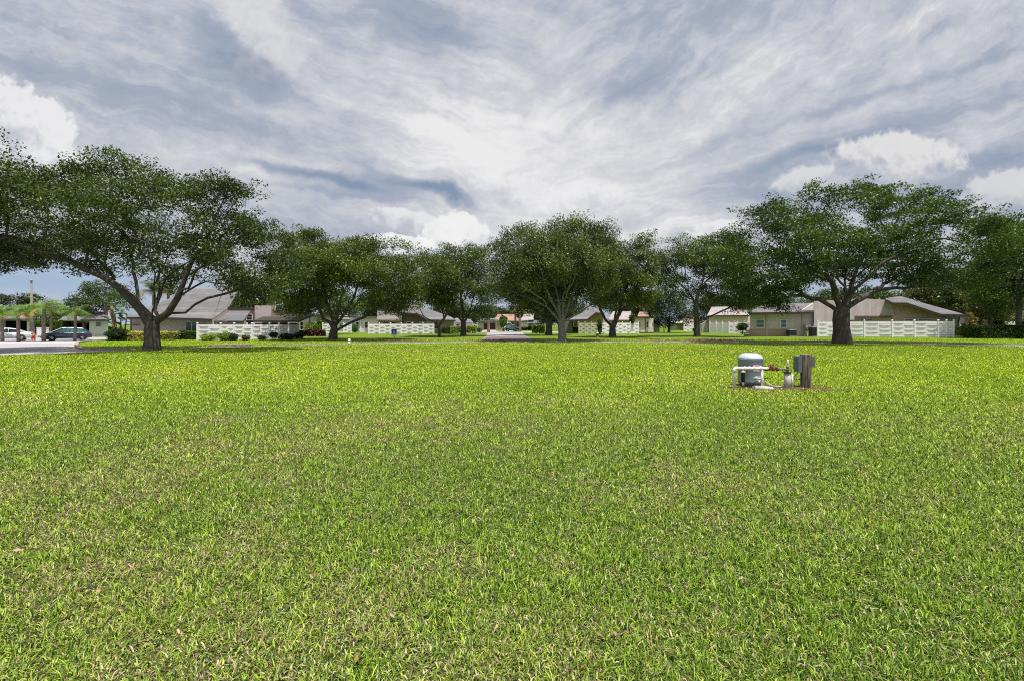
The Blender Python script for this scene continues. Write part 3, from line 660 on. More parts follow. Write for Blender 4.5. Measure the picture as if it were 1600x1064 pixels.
#--BACKTREES
BT = 'trees behind the houses'
def bgtree(name, label, px, z, outline, col, seed, n=420, per=34, ls=.3, depth=3.5, rt=.22, spread=.5, flat=.7, fork=None, cat='tree'):
    ys_ = [p[1] for p in outline]; xs_ = [p[0] for p in outline]; mid = (min(ys_) + max(ys_)) / 2; by = HY + H * F / z; fk = fork or max(ys_) * .6 + mid * .4
    limbs = [[(px, by), (px, (by + fk) / 2), (px, fk)], [(px, fk), ((px + min(xs_)) / 2, mid)], [(px, fk), ((px + max(xs_)) / 2, mid)], [(px, fk), (px, (mid + min(ys_)) / 2)]]
    return tree(name, label, cat, (px, by), z, outline, limbs, n, per, ls, tuple(q * .72 for q in col), seed, rt, depth, sub=1, gap=.7, lobe=1.5, spread=spread, flat=flat, group=BT, rtip=.02)
bgtree('pine_tree', 'flat topped dark tree beyond the carport behind the street pole', 28, 85, [(2, 468), (8, 462), (25, 460), (30, 452), (42, 452), (40, 460), (56, 464), (55, 472), (35, 476), (10, 476)], (.035, .060, .02), 31, 130, depth=3)
bgtree('broadleaf_tree', 'round dark tree behind the blue hatchback driveway', 110, 82, [(88, 482), (95, 470), (115, 466), (132, 474), (142, 490), (138, 510), (95, 512), (86, 498)], (.04, .075, .02), 32, 240)
bgtree('broadleaf_tree', 'bright green bushy tree behind the row of street palms', 60, 78, [(20, 500), (28, 482), (50, 478), (80, 480), (92, 495), (90, 515), (50, 520), (20, 515)], (.075, .13, .025), 33, 260)
bgtree('broadleaf_tree', 'dark tree between carport and white garage behind palms', 5, 84, [(-40, 490), (-20, 478), (10, 476), (30, 488), (28, 498), (-40, 498)], (.05, .10, .02), 34, 150)
bgtree('broadleaf_tree', 'feathery tree left of the grey roof, half behind the big oak', 165, 60, [(125, 478), (130, 455), (150, 440), (185, 440), (205, 455), (210, 480), (190, 492), (160, 488), (140, 500)], (.06, .11, .025), 35, 260, ls=.22, spread=.4)
bgtree('broadleaf_tree', 'leafy light green tree seen over the flat roof behind the low forked oak', 470, 95, [(425, 500), (430, 470), (470, 455), (540, 455), (570, 475), (560, 495), (500, 492), (455, 498)], (.10, .17, .03), 36, 420, ls=.3, depth=4)
bgtree('broadleaf_tree', 'tree line tree beyond the terracotta roofs at the end of the side street', 780, 175, [(700, 495), (720, 484), (760, 480), (800, 484), (840, 478), (900, 484), (910, 500), (820, 500), (740, 502)], (.06, .10, .04), 37, 420, ls=.7, depth=6, spread=1.0)
bgtree('broadleaf_tree', 'dark dense tree closing the gap between two lawns, right of the vee oak', 1045, 82, [(1012, 480), (1022, 462), (1045, 452), (1068, 458), (1085, 476), (1082, 498), (1062, 508), (1045, 512), (1024, 510), (1012, 498)], (.045, .078, .016), 38, 520, ls=.26, depth=4)
bgtree('broadleaf_tree', 'green tree behind the low grey roofed wing, left of the chimney', 1235, 85, [(1165, 480), (1185, 464), (1220, 458), (1260, 462), (1275, 475), (1230, 482)], (.075, .12, .03), 39, 260, depth=3)
bgtree('mango_tree', 'round tree with yellowing tops just right of the grey hip roof', 1450, 74, [(1415, 462), (1425, 445), (1455, 440), (1485, 450), (1490, 470), (1480, 488), (1445, 484)], (.12, .14, .035), 40, 340, ls=.28)
bgtree('mango_tree', 'tall dark green tree behind the right end of the house', 1500, 70, [(1470, 470), (1475, 440), (1500, 425), (1530, 432), (1540, 460), (1535, 500), (1505, 505), (1480, 490)], (.05, .085, .02), 41, 420, ls=.28)
bgtree('mango_tree', 'tree with glossy yellow green leaves above the clipped hedge', 1548, 62, [(1515, 480), (1520, 450), (1545, 438), (1572, 445), (1582, 475), (1580, 500), (1560, 508), (1530, 508)], (.11, .135, .03), 42, 480, ls=.24)
bgtree('mango_tree', 'dark broadleaf tree beyond the right edge house', 1610, 75, [(1570, 480), (1580, 450), (1620, 440), (1670, 450), (1690, 490), (1640, 500), (1585, 500)], (.04, .07, .018), 43, 380, ls=.28)

for lb, px, z, ol, col, sd_ in (
  ('dark tree mass behind the white houses, left of the crooked oak', 600, 105, [(545, 500), (550, 470), (575, 452), (610, 448), (640, 458), (655, 480), (650, 502), (600, 504)], (.06, .095, .02), 51),
  ('green tree behind the small pale house, left of the side street', 725, 110, [(670, 490), (690, 470), (720, 462), (750, 470), (765, 492), (740, 506), (690, 504)], (.055, .09, .02), 52),
  ('dark tree right of the side street behind the shaded oak', 860, 112, [(828, 490), (840, 472), (870, 462), (900, 468), (915, 488), (895, 504), (845, 506)], (.045, .075, .018), 53),
  ('dark tree behind the cream tan roofed house', 985, 112, [(930, 488), (945, 468), (985, 455), (1015, 460), (1035, 480), (1020, 500), (950, 502)], (.05, .085, .02), 54),
  ('dark tree behind the long pinkish house', 1130, 112, [(1075, 490), (1090, 466), (1130, 455), (1170, 462), (1190, 482), (1160, 500), (1090, 502)], (.05, .085, .018), 55),
  ('leafy dark tree behind the siding chimney wall', 1330, 84, [(1255, 484), (1275, 460), (1320, 450), (1370, 452), (1405, 466), (1390, 486), (1300, 492)], (.05, .09, .018), 56),
  ('dark tree behind the big shingle roof, right of the left oak trunk', 390, 78, [(330, 480), (345, 455), (385, 442), (430, 450), (450, 475), (430, 492), (350, 492)], (.055, .09, .02), 57),
  ('low dark tree behind the end of the flat roofed wing', 530, 92, [(500, 505), (505, 485), (530, 475), (556, 485), (560, 505), (530, 512)], (.055, .09, .02), 58),
  ('dark tree filling the view right of the hipped roof house', 1525, 82, [(1460, 500), (1470, 462), (1510, 445), (1560, 452), (1590, 478), (1585, 508), (1520, 514)], (.045, .075, .016), 59)):
    bgtree('broadleaf_tree', lb, px, z, ol, col, sd_, n=520, ls=.34, depth=4.5, spread=.7)
# ---- palms
PTR = mat('palm trunk', (.26, .22, .18), .95, .1, noise=(5, .4, (.14, .12, .10)), bump=(20, .8))
PTRW = mat('reddish palm trunk', (.42, .27, .20), .95, .1, noise=(5, .4, (.22, .14, .10)), bump=(20, .8))
def palm(label, px, base_y, top_y, rad=.14, nf=16, fl=1.7, col=(.10, .20, .02), seed=1, trunk=None, tip=None, group='palms along the streets', z=None, droop=1.0):
    rnd = np.random.default_rng(seed); z = z or GZ(base_y); b = W(px, base_y, z); top = W(px, top_y, z)[2]
    t = thing('palm_tree', label, 'palm tree', (b[0], b[1], 0), group)
    m = MB(); hs = np.linspace(0, top, 9); m.tube([(b[0] + .05 * math.sin(h * .8 + seed), b[1], h) for h in hs], [rad * (1.0 - .25 * i / 8 + .05 * (i % 2)) for i in range(9)], 9)
    m.build('trunk', trunk or PTR, t)
    quads = []; cols = []
    for i in range(nf):
        az = 2 * math.pi * i / nf + rnd.random() * .4; el0 = R(rnd.uniform(5, 85)); L = fl * rnd.uniform(.75, 1.05)
        p = np.array([b[0], b[1], top]); d0 = el0; seg = 11; pts = [p]
        for s in range(seg):
            e = d0 - droop * R(112) * (s / seg) ** 1.3; step = L / seg
            p = p + step * np.array([math.cos(az) * math.cos(e), math.sin(az) * math.cos(e), math.sin(e)]); pts.append(p)
        c0 = np.array(col) * rnd.uniform(.7, 1.3)
        if tip and el0 < R(12) and rnd.random() < .75: c0 = np.array(tip) * rnd.uniform(.8, 1.2)
        side = np.array([-math.sin(az), math.cos(az), 0])
        for s in range(1, seg + 1):
            a = pts[s - 1]; dv = pts[s] - a; ll = L * .30 * math.sin(math.pi * (s / (seg + 1)) ** .8) + .06
            for k_ in (0, .5):
                q = a + dv * k_
                for sg in (-1, 1):
                    e_ = q + side * sg * ll * .85 + dv / np.linalg.norm(dv) * ll * .45 + np.array([0, 0, -ll * rnd.uniform(.15, .6)])
                    w_ = dv * .27; quads += [q - w_ * .5, q + w_ * .5, e_ + w_ * .1, e_ - w_ * .1]; cols += [c0 * rnd.uniform(.8, 1.2)] * 4
    npmesh('fronds', np.array(quads), 4, LEAF, t, np.array(cols))
    return t
palm('short street palm at the far left edge beside the white sedan', 3, 533, 490, .13, 16, 1.6, seed=2)
palm('bright green street palm whose trunk crosses the white sedan wheel', 29, 533.5, 488, .13, 18, 1.7, seed=3, tip=(.40, .20, .08))
palm('street palm with yellow lower fronds next to the red hydrant', 69, 533, 482, .15, 20, 1.9, seed=4, col=(.14, .24, .02), tip=(.45, .38, .03))
palm('palm trunk further back between the box and the blue hatchback', 80, 526, 488, .16, 14, 2.2, seed=5, col=(.10, .17, .03))
palm('street palm in front of the rear door of the blue hatchback', 117, 532.5, 491, .12, 18, 1.7, seed=6, col=(.11, .20, .03))
palm('slender pinkish palm trunk on the left side of the side street', 763, 520, 487, .26, 16, 3.0, seed=7, trunk=PTRW, col=(.06, .10, .02))
palm('left one of the twin palms in front of the far terracotta roof', 805.5, 518.5, 487, .24, 16, 2.6, seed=8, col=(.09, .12, .02), tip=(.3, .2, .05))
palm('right one of the twin palms in front of the far terracotta roof', 812.5, 518.8, 486, .26, 16, 2.8, seed=9, col=(.12, .14, .02), tip=(.35, .25, .06), trunk=PTRW)
palm('shaggy fan palm standing behind the fork of the big left oak', 240, 526, 455, .2, 30, 2.0, seed=10, col=(.13, .15, .04), tip=(.35, .24, .10), droop=.9, z=50)
palm('palm showing between the limbs right of the big left oak trunk', 263, 522, 458, .2, 30, 2.0, seed=12, col=(.13, .14, .05), tip=(.40, .26, .14), droop=.9, z=56)

# ------------------------------------------------------------------ shrubs and hedges
BUSHM = leafmat('shrub leaves', .25, .4)
def shrub(name, label, cat, px0, px1, ytop, ybase, col, seed, n=900, depth=None, ls=.10, z=None, box=False, trunk=False, group=None, lift=0, flat=1, warm=0, spikes=False):
    rnd = np.random.default_rng(seed); z = z or GZ(ybase); a = W(px0, ybase, z); b = W(px1, ytop, z); cx = (a[0] + b[0]) / 2; rx = (b[0] - a[0]) / 2; h = b[2]
    dp = depth or min(rx, .8); y0 = z + dp
    t = thing(name, label, cat, (cx, y0, 0), group)
    if box:
        P = np.stack([rnd.uniform(-1, 1, n) * rx, rnd.uniform(-1, 1, n) * dp, rnd.random(n)], 1)
        f = rnd.integers(0, 5, n); P[f == 0, 1] = -dp; P[f == 1, 2] = 1; P[f == 2, 1] = -dp; s_ = rnd.random(n) < .5; P[(f == 3), 0] = np.where(s_[f == 3], rx, -rx)
        P[:, 2] = .12 * h + P[:, 2] * .88 * h + (vnoise(P[:, 0] * 2.1 + 50, P[:, 1], 3) - .5) * .12
        P[:, 1] += (vnoise(P[:, 0] * 1.7 + 80, P[:, 2] * 2, 4) - .5) * .18
    else:
        d = rnd.normal(0, 1, (n, 3)); d /= np.linalg.norm(d, axis=1, keepdims=True); r = rnd.random(n) ** .28
        lump = 1 + .22 * np.sin(d[:, 0] * 5 + seed) * np.cos(d[:, 2] * 4 + seed)
        P = d * (r * lump)[:, None] * np.array([rx, dp, (h - lift) / 2]); P[:, 2] += (h + lift) / 2
    P += np.array([cx, y0, 0])
    V, tint = leaves(P, 3, ls * .7, ls * 1.5, rnd, col, flat=1, warm=warm, asp=.3 if spikes else .55)
    npmesh('foliage', V, 4, BUSHM, t, tint)
    if trunk: m = MB(); m.tube([(cx, y0, -.02), (cx + .03, y0, lift * .6), (cx, y0, lift + .25)], [.09, .07, .06], 7); m.build('trunk', BARK, t)
    k_ = min(max(2, int(rx * 2)), 6)
    for i in range(0 if trunk else k_):
        m = MB(); x_ = cx + (i + .5 - k_ / 2) / k_ * 1.6 * rx; m.tube([(cx if trunk else x_, y0, lift), (x_, y0 + rnd.uniform(-.1, .1), max(h * .75, lift + .2))], [.03, .012], 5); m.build('stem', BARK, t)
    return t
PLG = 'small shrubs along the left woven fence'
shrub('hedge', 'pale yellow leaved low hedge left of the big oak trunk', 'hedge', 190, 232, 519.5, 532, (.36, .34, .10), 1, 1700, .7, .09, box=True)
shrub('hedge', 'yellow leaved low hedge between the big oak trunk and the dark clipped hedge', 'hedge', 246, 271, 519.5, 531.5, (.34, .34, .09), 2, 1100, .6, .09, box=True)
shrub('hedge', 'dark green clipped hedge below the sliding window', 'hedge', 270, 308, 518.5, 531, (.05, .10, .02), 3, 1700, .6, .09, box=True)
shrub('shrub', 'yellow green shrub at the left end of the left woven fence', 'shrub', 309, 331, 522, 532.3, (.18, .24, .04), 4, 420, .5, .09, group=PLG)
shrub('shrub', 'large light green shrub before the second fence panel', 'shrub', 335, 358, 520.5, 532.6, (.12, .20, .03), 5, 520, .6, .09, group=PLG)
shrub('shrub', 'dark purple shrub right beside the large light green one', 'shrub', 356, 367, 522, 532.5, (.035, .035, .03), 6, 300, .4, .08, group=PLG)
shrub('shrub', 'squat reddish brown shrub at the fence middle', 'shrub', 375, 385, 524, 532.3, (.07, .045, .035), 7, 200, .4, .08, group=PLG)
shrub('shrub', 'small dark green shrub at the fence, right of the reddish one', 'shrub', 400, 411, 525, 532, (.035, .05, .025), 8, 220, .4, .08, group=PLG)
shrub('shrub', 'dark leggy shrub with rounded top before the fence', 'shrub', 418, 431, 519.5, 531.5, (.03, .035, .03), 9, 260, .4, .08, group=PLG, lift=.25)
shrub('shrub', 'wide dark low shrub near the right end of the left fence', 'shrub', 431, 457, 522, 531.5, (.03, .035, .025), 10, 500, .5, .08, group=PLG)
shrub('shrub', 'dark shrub just past the right end of the left fence', 'shrub', 458, 472, 519, 530, (.035, .055, .02), 11, 300, .5, .08)
shrub('hedge', 'dark red leaved hedge in front of the flat roofed wing', 'hedge', 468, 503, 517.5, 526, (.055, .022, .024), 12, 1100, .5, .12, box=True)
shrub('shrub', 'yellow green spreading plant between the two narrow windows', 'shrub', 474, 487, 504, 518, (.20, .26, .05), 13, 420, .7, .16, z=62, spikes=True)
shrub('shrub', 'tall bright green plant by the flat roofed wing, left of the oak', 'shrub', 489, 503, 498, 518, (.14, .24, .03), 14, 600, .8, .18, z=62, spikes=True)
shrub('shrub', 'small green shrub beside the white wall, right of the low forked oak', 'shrub', 546, 557, 508, 520, (.09, .16, .03), 15, 260, .8, .16)
shrub('hedge', 'dark clipped hedge below the gabled house wall, right of the crooked oak', 'hedge', 691, 705, 513, 522, (.045, .06, .02), 16, 700, .7, .14, box=True)
shrub('shrub', 'bright yellow green clipped shrub left of the upright oak trunk', 'shrub', 704, 721, 511.5, 522.3, (.17, .26, .03), 17, 700, .7, .12, box=True)
shrub('shrub', 'yellow green square clipped shrub right of the upright oak trunk', 'shrub', 729, 743, 511, 521.3, (.20, .25, .03), 18, 700, .8, .12, box=True)
shrub('shrub', 'small dark plant by the far carport left side', 'shrub', 745, 752, 513, 519.5, (.05, .08, .02), 19, 160, .7, .16)
shrub('shrub', 'green boxy shrub right of the side street before the dark oak', 'shrub', 833, 850, 509, 521.5, (.09, .14, .025), 20, 900, 1.0, .16, box=True)
shrub('hedge', 'low dark hedge beneath the far white wall right of the twin palms', 'hedge', 815, 832, 512.5, 516.5, (.035, .06, .02), 21, 500, .6, .2, box=True)
shrub('young_tree', 'young bushy tree in front of the far garage left of the parked van', 'tree', 780, 792, 494, 518.8, (.08, .15, .02), 22, 700, 1.4, .22, trunk=True, lift=1.0)
shrub('shrub', 'small green shrub on the gable of the tan house behind the fence', 'shrub', 934, 942, 497, 520, (.07, .12, .03), 23, 260, .5, .14, z=62)
shrub('young_tree', 'thin leafy plant in front of the cream wall, right of the vee oak', 'tree', 986, 992, 491, 518, (.09, .16, .03), 24, 260, .5, .16, z=72, trunk=True, lift=1.5)
shrub('shrub', 'light green shrub above the white fence end at the gap', 'shrub', 1017, 1029, 499, 517, (.16, .26, .05), 25, 420, .8, .16, z=84)
shrub('topiary', 'round clipped ball bush on a short dark stem', 'topiary', 1156, 1172, 505, 523, (.07, .12, .025), 26, 1500, .75, .08, trunk=True, lift=.55)
shrub('agave', 'spiky green agave clump under the two sash windows', 'agave', 1190, 1215, 509, 522.5, (.10, .15, .05), 27, 520, .8, .2, spikes=True)
shrub('shrub', 'small leafy shrub between the air conditioner and the meter boxes', 'shrub', 1244, 1253, 510, 522.5, (.08, .13, .04), 28, 260, .5, .11)
shrub('flowering_bush', 'yellow flowering bush rising behind the left end of the right fence', 'bush', 1274, 1304, 484, 524, (.26, .25, .03), 29, 1300, 1.0, .12, z=58, trunk=True, lift=1.7)
shrub('flowering_bush', 'yellow tipped bush rising behind the middle of the right fence', 'bush', 1369, 1405, 491, 524, (.24, .24, .04), 30, 1100, .9, .12, z=58, trunk=True, lift=1.9)
shrub('hedge', 'yellow topped end of hedge right of the white woven fence', 'hedge', 1490, 1534, 512, 527, (.22, .23, .05), 31, 1700, .8, .10, box=True)
shrub('hedge', 'long dark green clipped hedge at the right edge', 'hedge', 1532, 1700, 510, 529.5, (.045, .085, .015), 32, 7000, 1.0, .10, box=True)
shrub('shrub', 'orange tipped shrub between the grey wall and the hedge', 'shrub', 1514, 1532, 490, 515, (.17, .12, .03), 33, 500, .7, .14, z=58)
shrub('shrub', 'big dark clipped bush below the bird of paradise plant', 'bush', 158, 190, 514, 532.5, (.035, .065, .015), 34, 1700, .9, .10)
shrub('hedge', 'low green hedge in front of the small white garage', 'hedge', 142, 168, 512.5, 524, (.055, .09, .02), 35, 800, .6, .14, box=True)
shrub('hedge', 'green bank of bushes behind the street palms and white box', 'hedge', 48, 95, 503, 524, (.07, .12, .02), 36, 2200, 1.0, .16, box=True)
# bird of paradise with orange dead fronds
bp_ = W(178, 530, 45); t = thing('bird_of_paradise', 'tall broad leaved plant with a hanging orange dead stalk', 'plant', (bp_[0], 45.8, 0))
rnd = np.random.default_rng(5); q = []; c_ = []
for i in range(60):
    az = rnd.random() * 6.28; r0 = rnd.random() * 1.0; hh = rnd.uniform(1.2, 4.0); L = rnd.uniform(.7, 1.2); wv = .2
    o_ = np.array([bp_[0] + math.cos(az) * r0, 45.8 + math.sin(az) * r0, hh]); dn = np.array([math.cos(az) * .8, math.sin(az) * .8, rnd.uniform(-.3, .8)]); s_ = np.array([-math.sin(az), math.cos(az), 0]) * wv
    q += [o_, o_ + dn * L * .5 + s_, o_ + dn * L - np.array([0, 0, .15]), o_ + dn * L * .5 - s_]; c_ += [np.array([.05, .10, .03]) * rnd.uniform(.6, 1.5)] * 4
npmesh('leaves', np.array(q), 4, LEAF, t, np.array(c_))
m = MB(); x0 = bp_[0] - .05
m.tube([(x0 + .35, 44.9, .5), (x0 + .12, 44.9, 1.2), (x0 + .02, 44.95, 2.0), (x0 - .12, 44.9, 2.7), (x0 - .05, 44.95, 3.3)], [.04, .11, .13, .16, .07], 7)
m.build('dead_stalk', mat('orange dead stalk', (.34, .17, .07), .9, .1, noise=(3, .5, (.16, .09, .05))), t)
for a in (-.3, 0, .3): m = MB(); m.tube([(bp_[0] + a, 45.8, 0), (bp_[0] + a * 2, 45.8, 2.4)], [.07, .05], 6); m.build('stem', BARK, t)

# ------------------------------------------------------------------ buildings
STU = mat('beige stucco', (.64, .54, .58), .9, .15, noise=(.7, .5, (.52, .44, .47)), bump=(40, .25))
STUW = mat('cream stucco', (.76, .69, .68), .9, .15, noise=(.5, .5, (.66, .58, .57)), bump=(40, .25))
STUP = mat('pinkish stucco', (.60, .44, .40), .9, .15, noise=(.7, .5, (.50, .36, .33)), bump=(40, .25))
STUT = mat('tan stucco', (.55, .37, .21), .9, .15, noise=(.7, .5, (.45, .29, .17)), bump=(40, .25))
WHT = mat('white painted wall', (.86, .80, .90), .85, .2, noise=(.6, .4, (.60, .60, .62)))
SIDE = wavemat('board siding', (.62, .53, .55), (.42, .36, .37), .35, 'X')
SIDER = wavemat('stained siding', (.52, .38, .28), (.26, .18, .13), .35, 'X', noise=.5)
LAP = wavemat('lap siding', (.70, .63, .61), (.42, .38, .36), .3, 'Z')
BRK = wavemat('brick plinth', (.44, .32, .30), (.34, .25, .23), .12, 'Z')
SHG = wavemat('grey shingle roof', (.215, .208, .216), (.105, .10, .105), .30, 'Z', .95, noise=.5)
SHGD = wavemat('dark shingle roof', (.17, .165, .18), (.10, .10, .11), .30, 'Z', .95)
TERR = wavemat('terracotta roof', (.36, .235, .18), (.24, .15, .12), .4, 'Z', .9)
TANR = wavemat('pale tan roof', (.38, .33, .33), (.26, .22, .22), .4, 'Z', .9)
FAS = mat('dark fascia', (.05, .042, .038), .7, .3)
BRN = mat('brown trim', (.17, .11, .085), .8, .2)
WTR = mat('white trim', (.78, .78, .77), .5, .4)
GLS = mat('dark glass', (.012, .016, .02), .06, .9)
GLT = mat('teal glass', (.03, .10, .11), .08, .9)
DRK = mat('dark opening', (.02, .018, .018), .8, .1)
GDR = mat('brown garage door', (.07, .04, .035), .7, .3)
GRY = mat('mid grey paint', (.32, .33, .35), .6, .3)
def wall(t, poly, z, d, m, name='wall'):
    """poly in photo pixels at distance z; extruded d metres back"""
    b = MB(); P_ = [W(p[0], p[1], z) for p in poly]; xi = min((p[0] for p in P_), key=abs)
    if P_[0][0] * P_[2][0] < 0: xi = 0
    b.prism(P_, (xi / z * d if d > 1 else 0, d, 0)); return b.build(name, m, t)
def rect(t, x0, y0, x1, y1, z, d, m, name='wall'): return wall(t, [(x0, y0), (x1, y0), (x1, y1), (x0, y1)], z, d, m, name)
def gy(z): return HY + H * F / z + .3
def roof(t, lower, upper, m, th=.14, mirror=True, name='roof'):
    """surface between two rows of (px, py, z) points, with thickness; mirrored behind its top edge"""
    Lw = [Vector(W(*p)) for p in lower]; Up = [Vector(W(*p)) for p in upper]
    n = max(len(Lw), len(Up))
    def rs(P):
        if len(P) == n: return P
        if len(P) == 1: return P * n
        return [P[0].lerp(P[-1], i / (n - 1)) if len(P) == 2 else P[min(i, len(P) - 1)] for i in range(n)]
    Lw, Up = rs(Lw), rs(Up); b = MB()
    def slab(A, B):
        k = len(A); dn = Vector((0, 0, -th)); v = A + B + [p + dn for p in A] + [p + dn for p in B]; f = []
        for i in range(k - 1): f += [(i, i + 1, k + i + 1, k + i), (2 * k + i, 3 * k + i, 3 * k + i + 1, 2 * k + i + 1), (i, 2 * k + i, 2 * k + i + 1, i + 1), (k + i, k + i + 1, 3 * k + i + 1, 3 * k + i)]
        f += [(0, k, 3 * k, 2 * k), (k - 1, 3 * k - 1, 4 * k - 1, 2 * k - 1)]
        b.add(v, f)
    slab(Lw, Up)
    if mirror:
        xi = min((p.x for p in Lw), key=abs); xi = 0 if Lw[0].x * Lw[-1].x < 0 else xi
        Bk = [Vector((p.x + xi / Lw[0].y * 2 * (u.y - p.y), 2 * u.y - p.y + .01, p.z)) for p, u in zip(Lw, Up)]
        slab([p + Vector((0, .012, 0)) for p in Up], Bk)
    return b.build(name, m, t)
def fascia(t, pts, th=.22, m=None, dz=-.1, name='fascia'):
    b = MB(); P = [Vector(W(*p)) for p in pts]
    for a, c in zip(P[:-1], P[1:]):
        mid = (a + c) / 2 + Vector((0, -.03, dz)); b.obox(mid, (c - a) / 2, (0, .025, 0), (0, 0, th / 2))
    return b.build(name, m or FAS, t)
def window(t, x0, y0, x1, y1, z, glass=None, sash=1, mull=0, frame=None, fw=.06, name='window'):
    a = W(x0, y1, z); c = W(x1, y0, z); b = MB(); y = z - .05
    b.box(a[0] - fw, a[0], y, z + .02, a[2] - fw, c[2] + fw); b.box(c[0], c[0] + fw, y, z + .02, a[2] - fw, c[2] + fw)
    b.box(a[0], c[0], y, z + .02, c[2], c[2] + fw); b.box(a[0], c[0], y - .03, z + .02, a[2] - fw, a[2])
    if sash: mz = (a[2] + c[2]) / 2; b.box(a[0], c[0], y + .01, z + .02, mz - .025, mz + .025)
    for k in range(mull): mx = lerp(a[0], c[0], (k + 1) / (mull + 1)); b.box(mx - .025, mx + .025, y + .012, z + .015, a[2], c[2])
    f = b.build(name, frame or WTR, t); g = MB(); g.box(a[0], c[0], z - .022, z - .004, a[2], c[2]); g.build('pane', glass or GLS, f); return f
def house(name, label, px, z, cat='house', group=None):
    x = W(px, 500, z)[0]; return thing(name, label, cat, (x, z, 0), group)

# left house behind the big oak
t = house('house', 'beige house with big grey shingle roof behind the large left oak', 270, 46)
wall(t, [(205, 496.5), (328, 499), (332, 499), (332, 532), (205, 532)], 46, 9, STU)
rect(t, 203.5, 495, 205, 530, 45.95, .15, FAS, 'downpipe')
rect(t, 205.2, 527, 308, 531, 45.9, .09, BRK, 'plinth')
roof(t, [(199, 495.5, 45.2), (271, 496.5, 45.2), (333, 498.5, 45.2)], [(232, 482, 49), (300, 451, 52), (349, 451, 52)], SHG)
roof(t, [(333.2, 498.2, 45.25), (356.5, 481.8, 48.3)], [(350, 451.5, 52.1), (372, 455, 52.4)], SHG, name='side_roof', mirror=False)
fascia(t, [(199, 495.7, 45.18), (271, 496.8, 45.18), (332, 498.8, 45.18)])
fascia(t, [(332, 501, 45.1), (357, 483.5, 45.9)], .26, mat('pinkish rake board', (.40, .30, .26), .7, .3), name='rake_board')
roof(t, [(336, 501.5, 45.6), (380, 501.5, 45.6)], [(358, 486, 48), (392, 486, 48)], SHGD, mirror=False, name='lean_to_roof')
rect(t, 334, 501.5, 382, 508, 45.9, .3, STUP, 'porch_wall')
wall(t, [(336, 501), (358, 483), (398, 483), (398, 504), (336, 504)], 48.4, 5, BRN, 'porch_gable')
fascia(t, [(356, 481, 45.3), (398, 482.5, 45.3)], .3, name='porch_fascia')
window(t, 386, 492, 394, 500, 48.35, GLS)
window(t, 290.5, 503.5, 309, 519, 45.98, GLS, sash=0, mull=1)
# two storey block
wall(t, [(398, 478), (424, 478), (424, 505), (398, 505)], 48.2, 6, STU, 'upper_wall')
wall(t, [(424.1, 478), (451, 478), (451, 505), (424.1, 505)], 48.1, 6.1, SIDER, 'upper_siding')
window(t, 431, 470, 441, 484, 48.05, GLS)
wall(t, [(424, 470), (446, 470), (446, 480), (424, 480)], 48.3, 5.4, BRN, 'gable_wall')
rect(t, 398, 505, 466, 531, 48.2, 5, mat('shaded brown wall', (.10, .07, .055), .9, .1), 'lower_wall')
b = MB(); a = W(396, 497.5, 46.4); c = W(468, 503.5, 46.4); b.add([(a[0], 46.4, c[2]), (c[0], 46.4, c[2]), (c[0] + .2, 49.5, a[2] + .35), (a[0], 49.5, a[2] + .35), (a[0], 46.4, c[2] + .16), (c[0], 46.4, c[2] + .16), (c[0] + .2, 49.5, a[2] + .5), (a[0], 49.5, a[2] + .5)], [(3, 2, 1, 0), (4, 5, 6, 7), (0, 1, 5, 4), (1, 2, 6, 5), (2, 3, 7, 6), (3, 0, 4, 7)]); b.build('porch_roof', FAS, t)
# flat wing
t = house('flat_roofed_wing', 'off white flat roofed wing with two narrow windows and red hedge', 478, 63)
wall(t, [(451.5, 492), (520, 495), (520, 526), (451.5, 526)], 63, 8, STUW)
b = MB(); b.prism([W(451, 490, 62.5), W(522, 493.5, 62.5), W(522, 495.2, 62.5), W(451, 492, 62.5)], (0, 9, 0)); b.build('roof', FAS, t)
rect(t, 483.2, 494.6, 484.4, 524, 62.93, .06, BRN, 'downpipe')
window(t, 469.5, 503.5, 473.5, 515, 62.98); window(t, 485.5, 504.5, 490, 515, 62.98)
# white walls behind the low forked oak
t = house('white_house', 'white walled house with slot windows seen right of the low forked oak', 560, 84)
wall(t, [(528, 498), (544, 498), (547, 501), (547, 521), (528, 521)], 84, 6, WHT)
roof(t, [(526, 498.5, 83.5), (547, 499, 83.5)], [(530, 493, 87), (543, 493, 87)], SHG)
window(t, 531, 506, 534, 510, 83.98)
wall(t, [(547.1, 495), (592, 497), (592, 521), (547.1, 521)], 86, 7, STUW, 'wing_wall')
b = MB(); b.prism([W(546.5, 493, 85.5), W(593, 495.5, 85.5), W(593, 497.2, 85.5), W(546.5, 495.3, 85.5)], (0, 8, 0)); b.build('roof', SHGD, t)
for x in (556.5, 570.5):
    window(t, x, 503.5, x + 4, 513, 85.98); rect(t, x - .5, 515, x + 4.5, 519.5, 85.9, .08, GRY, 'vent_box')
rect(t, 562.5, 497, 564.5, 520, 85.9, .1, WTR, 'pilaster')
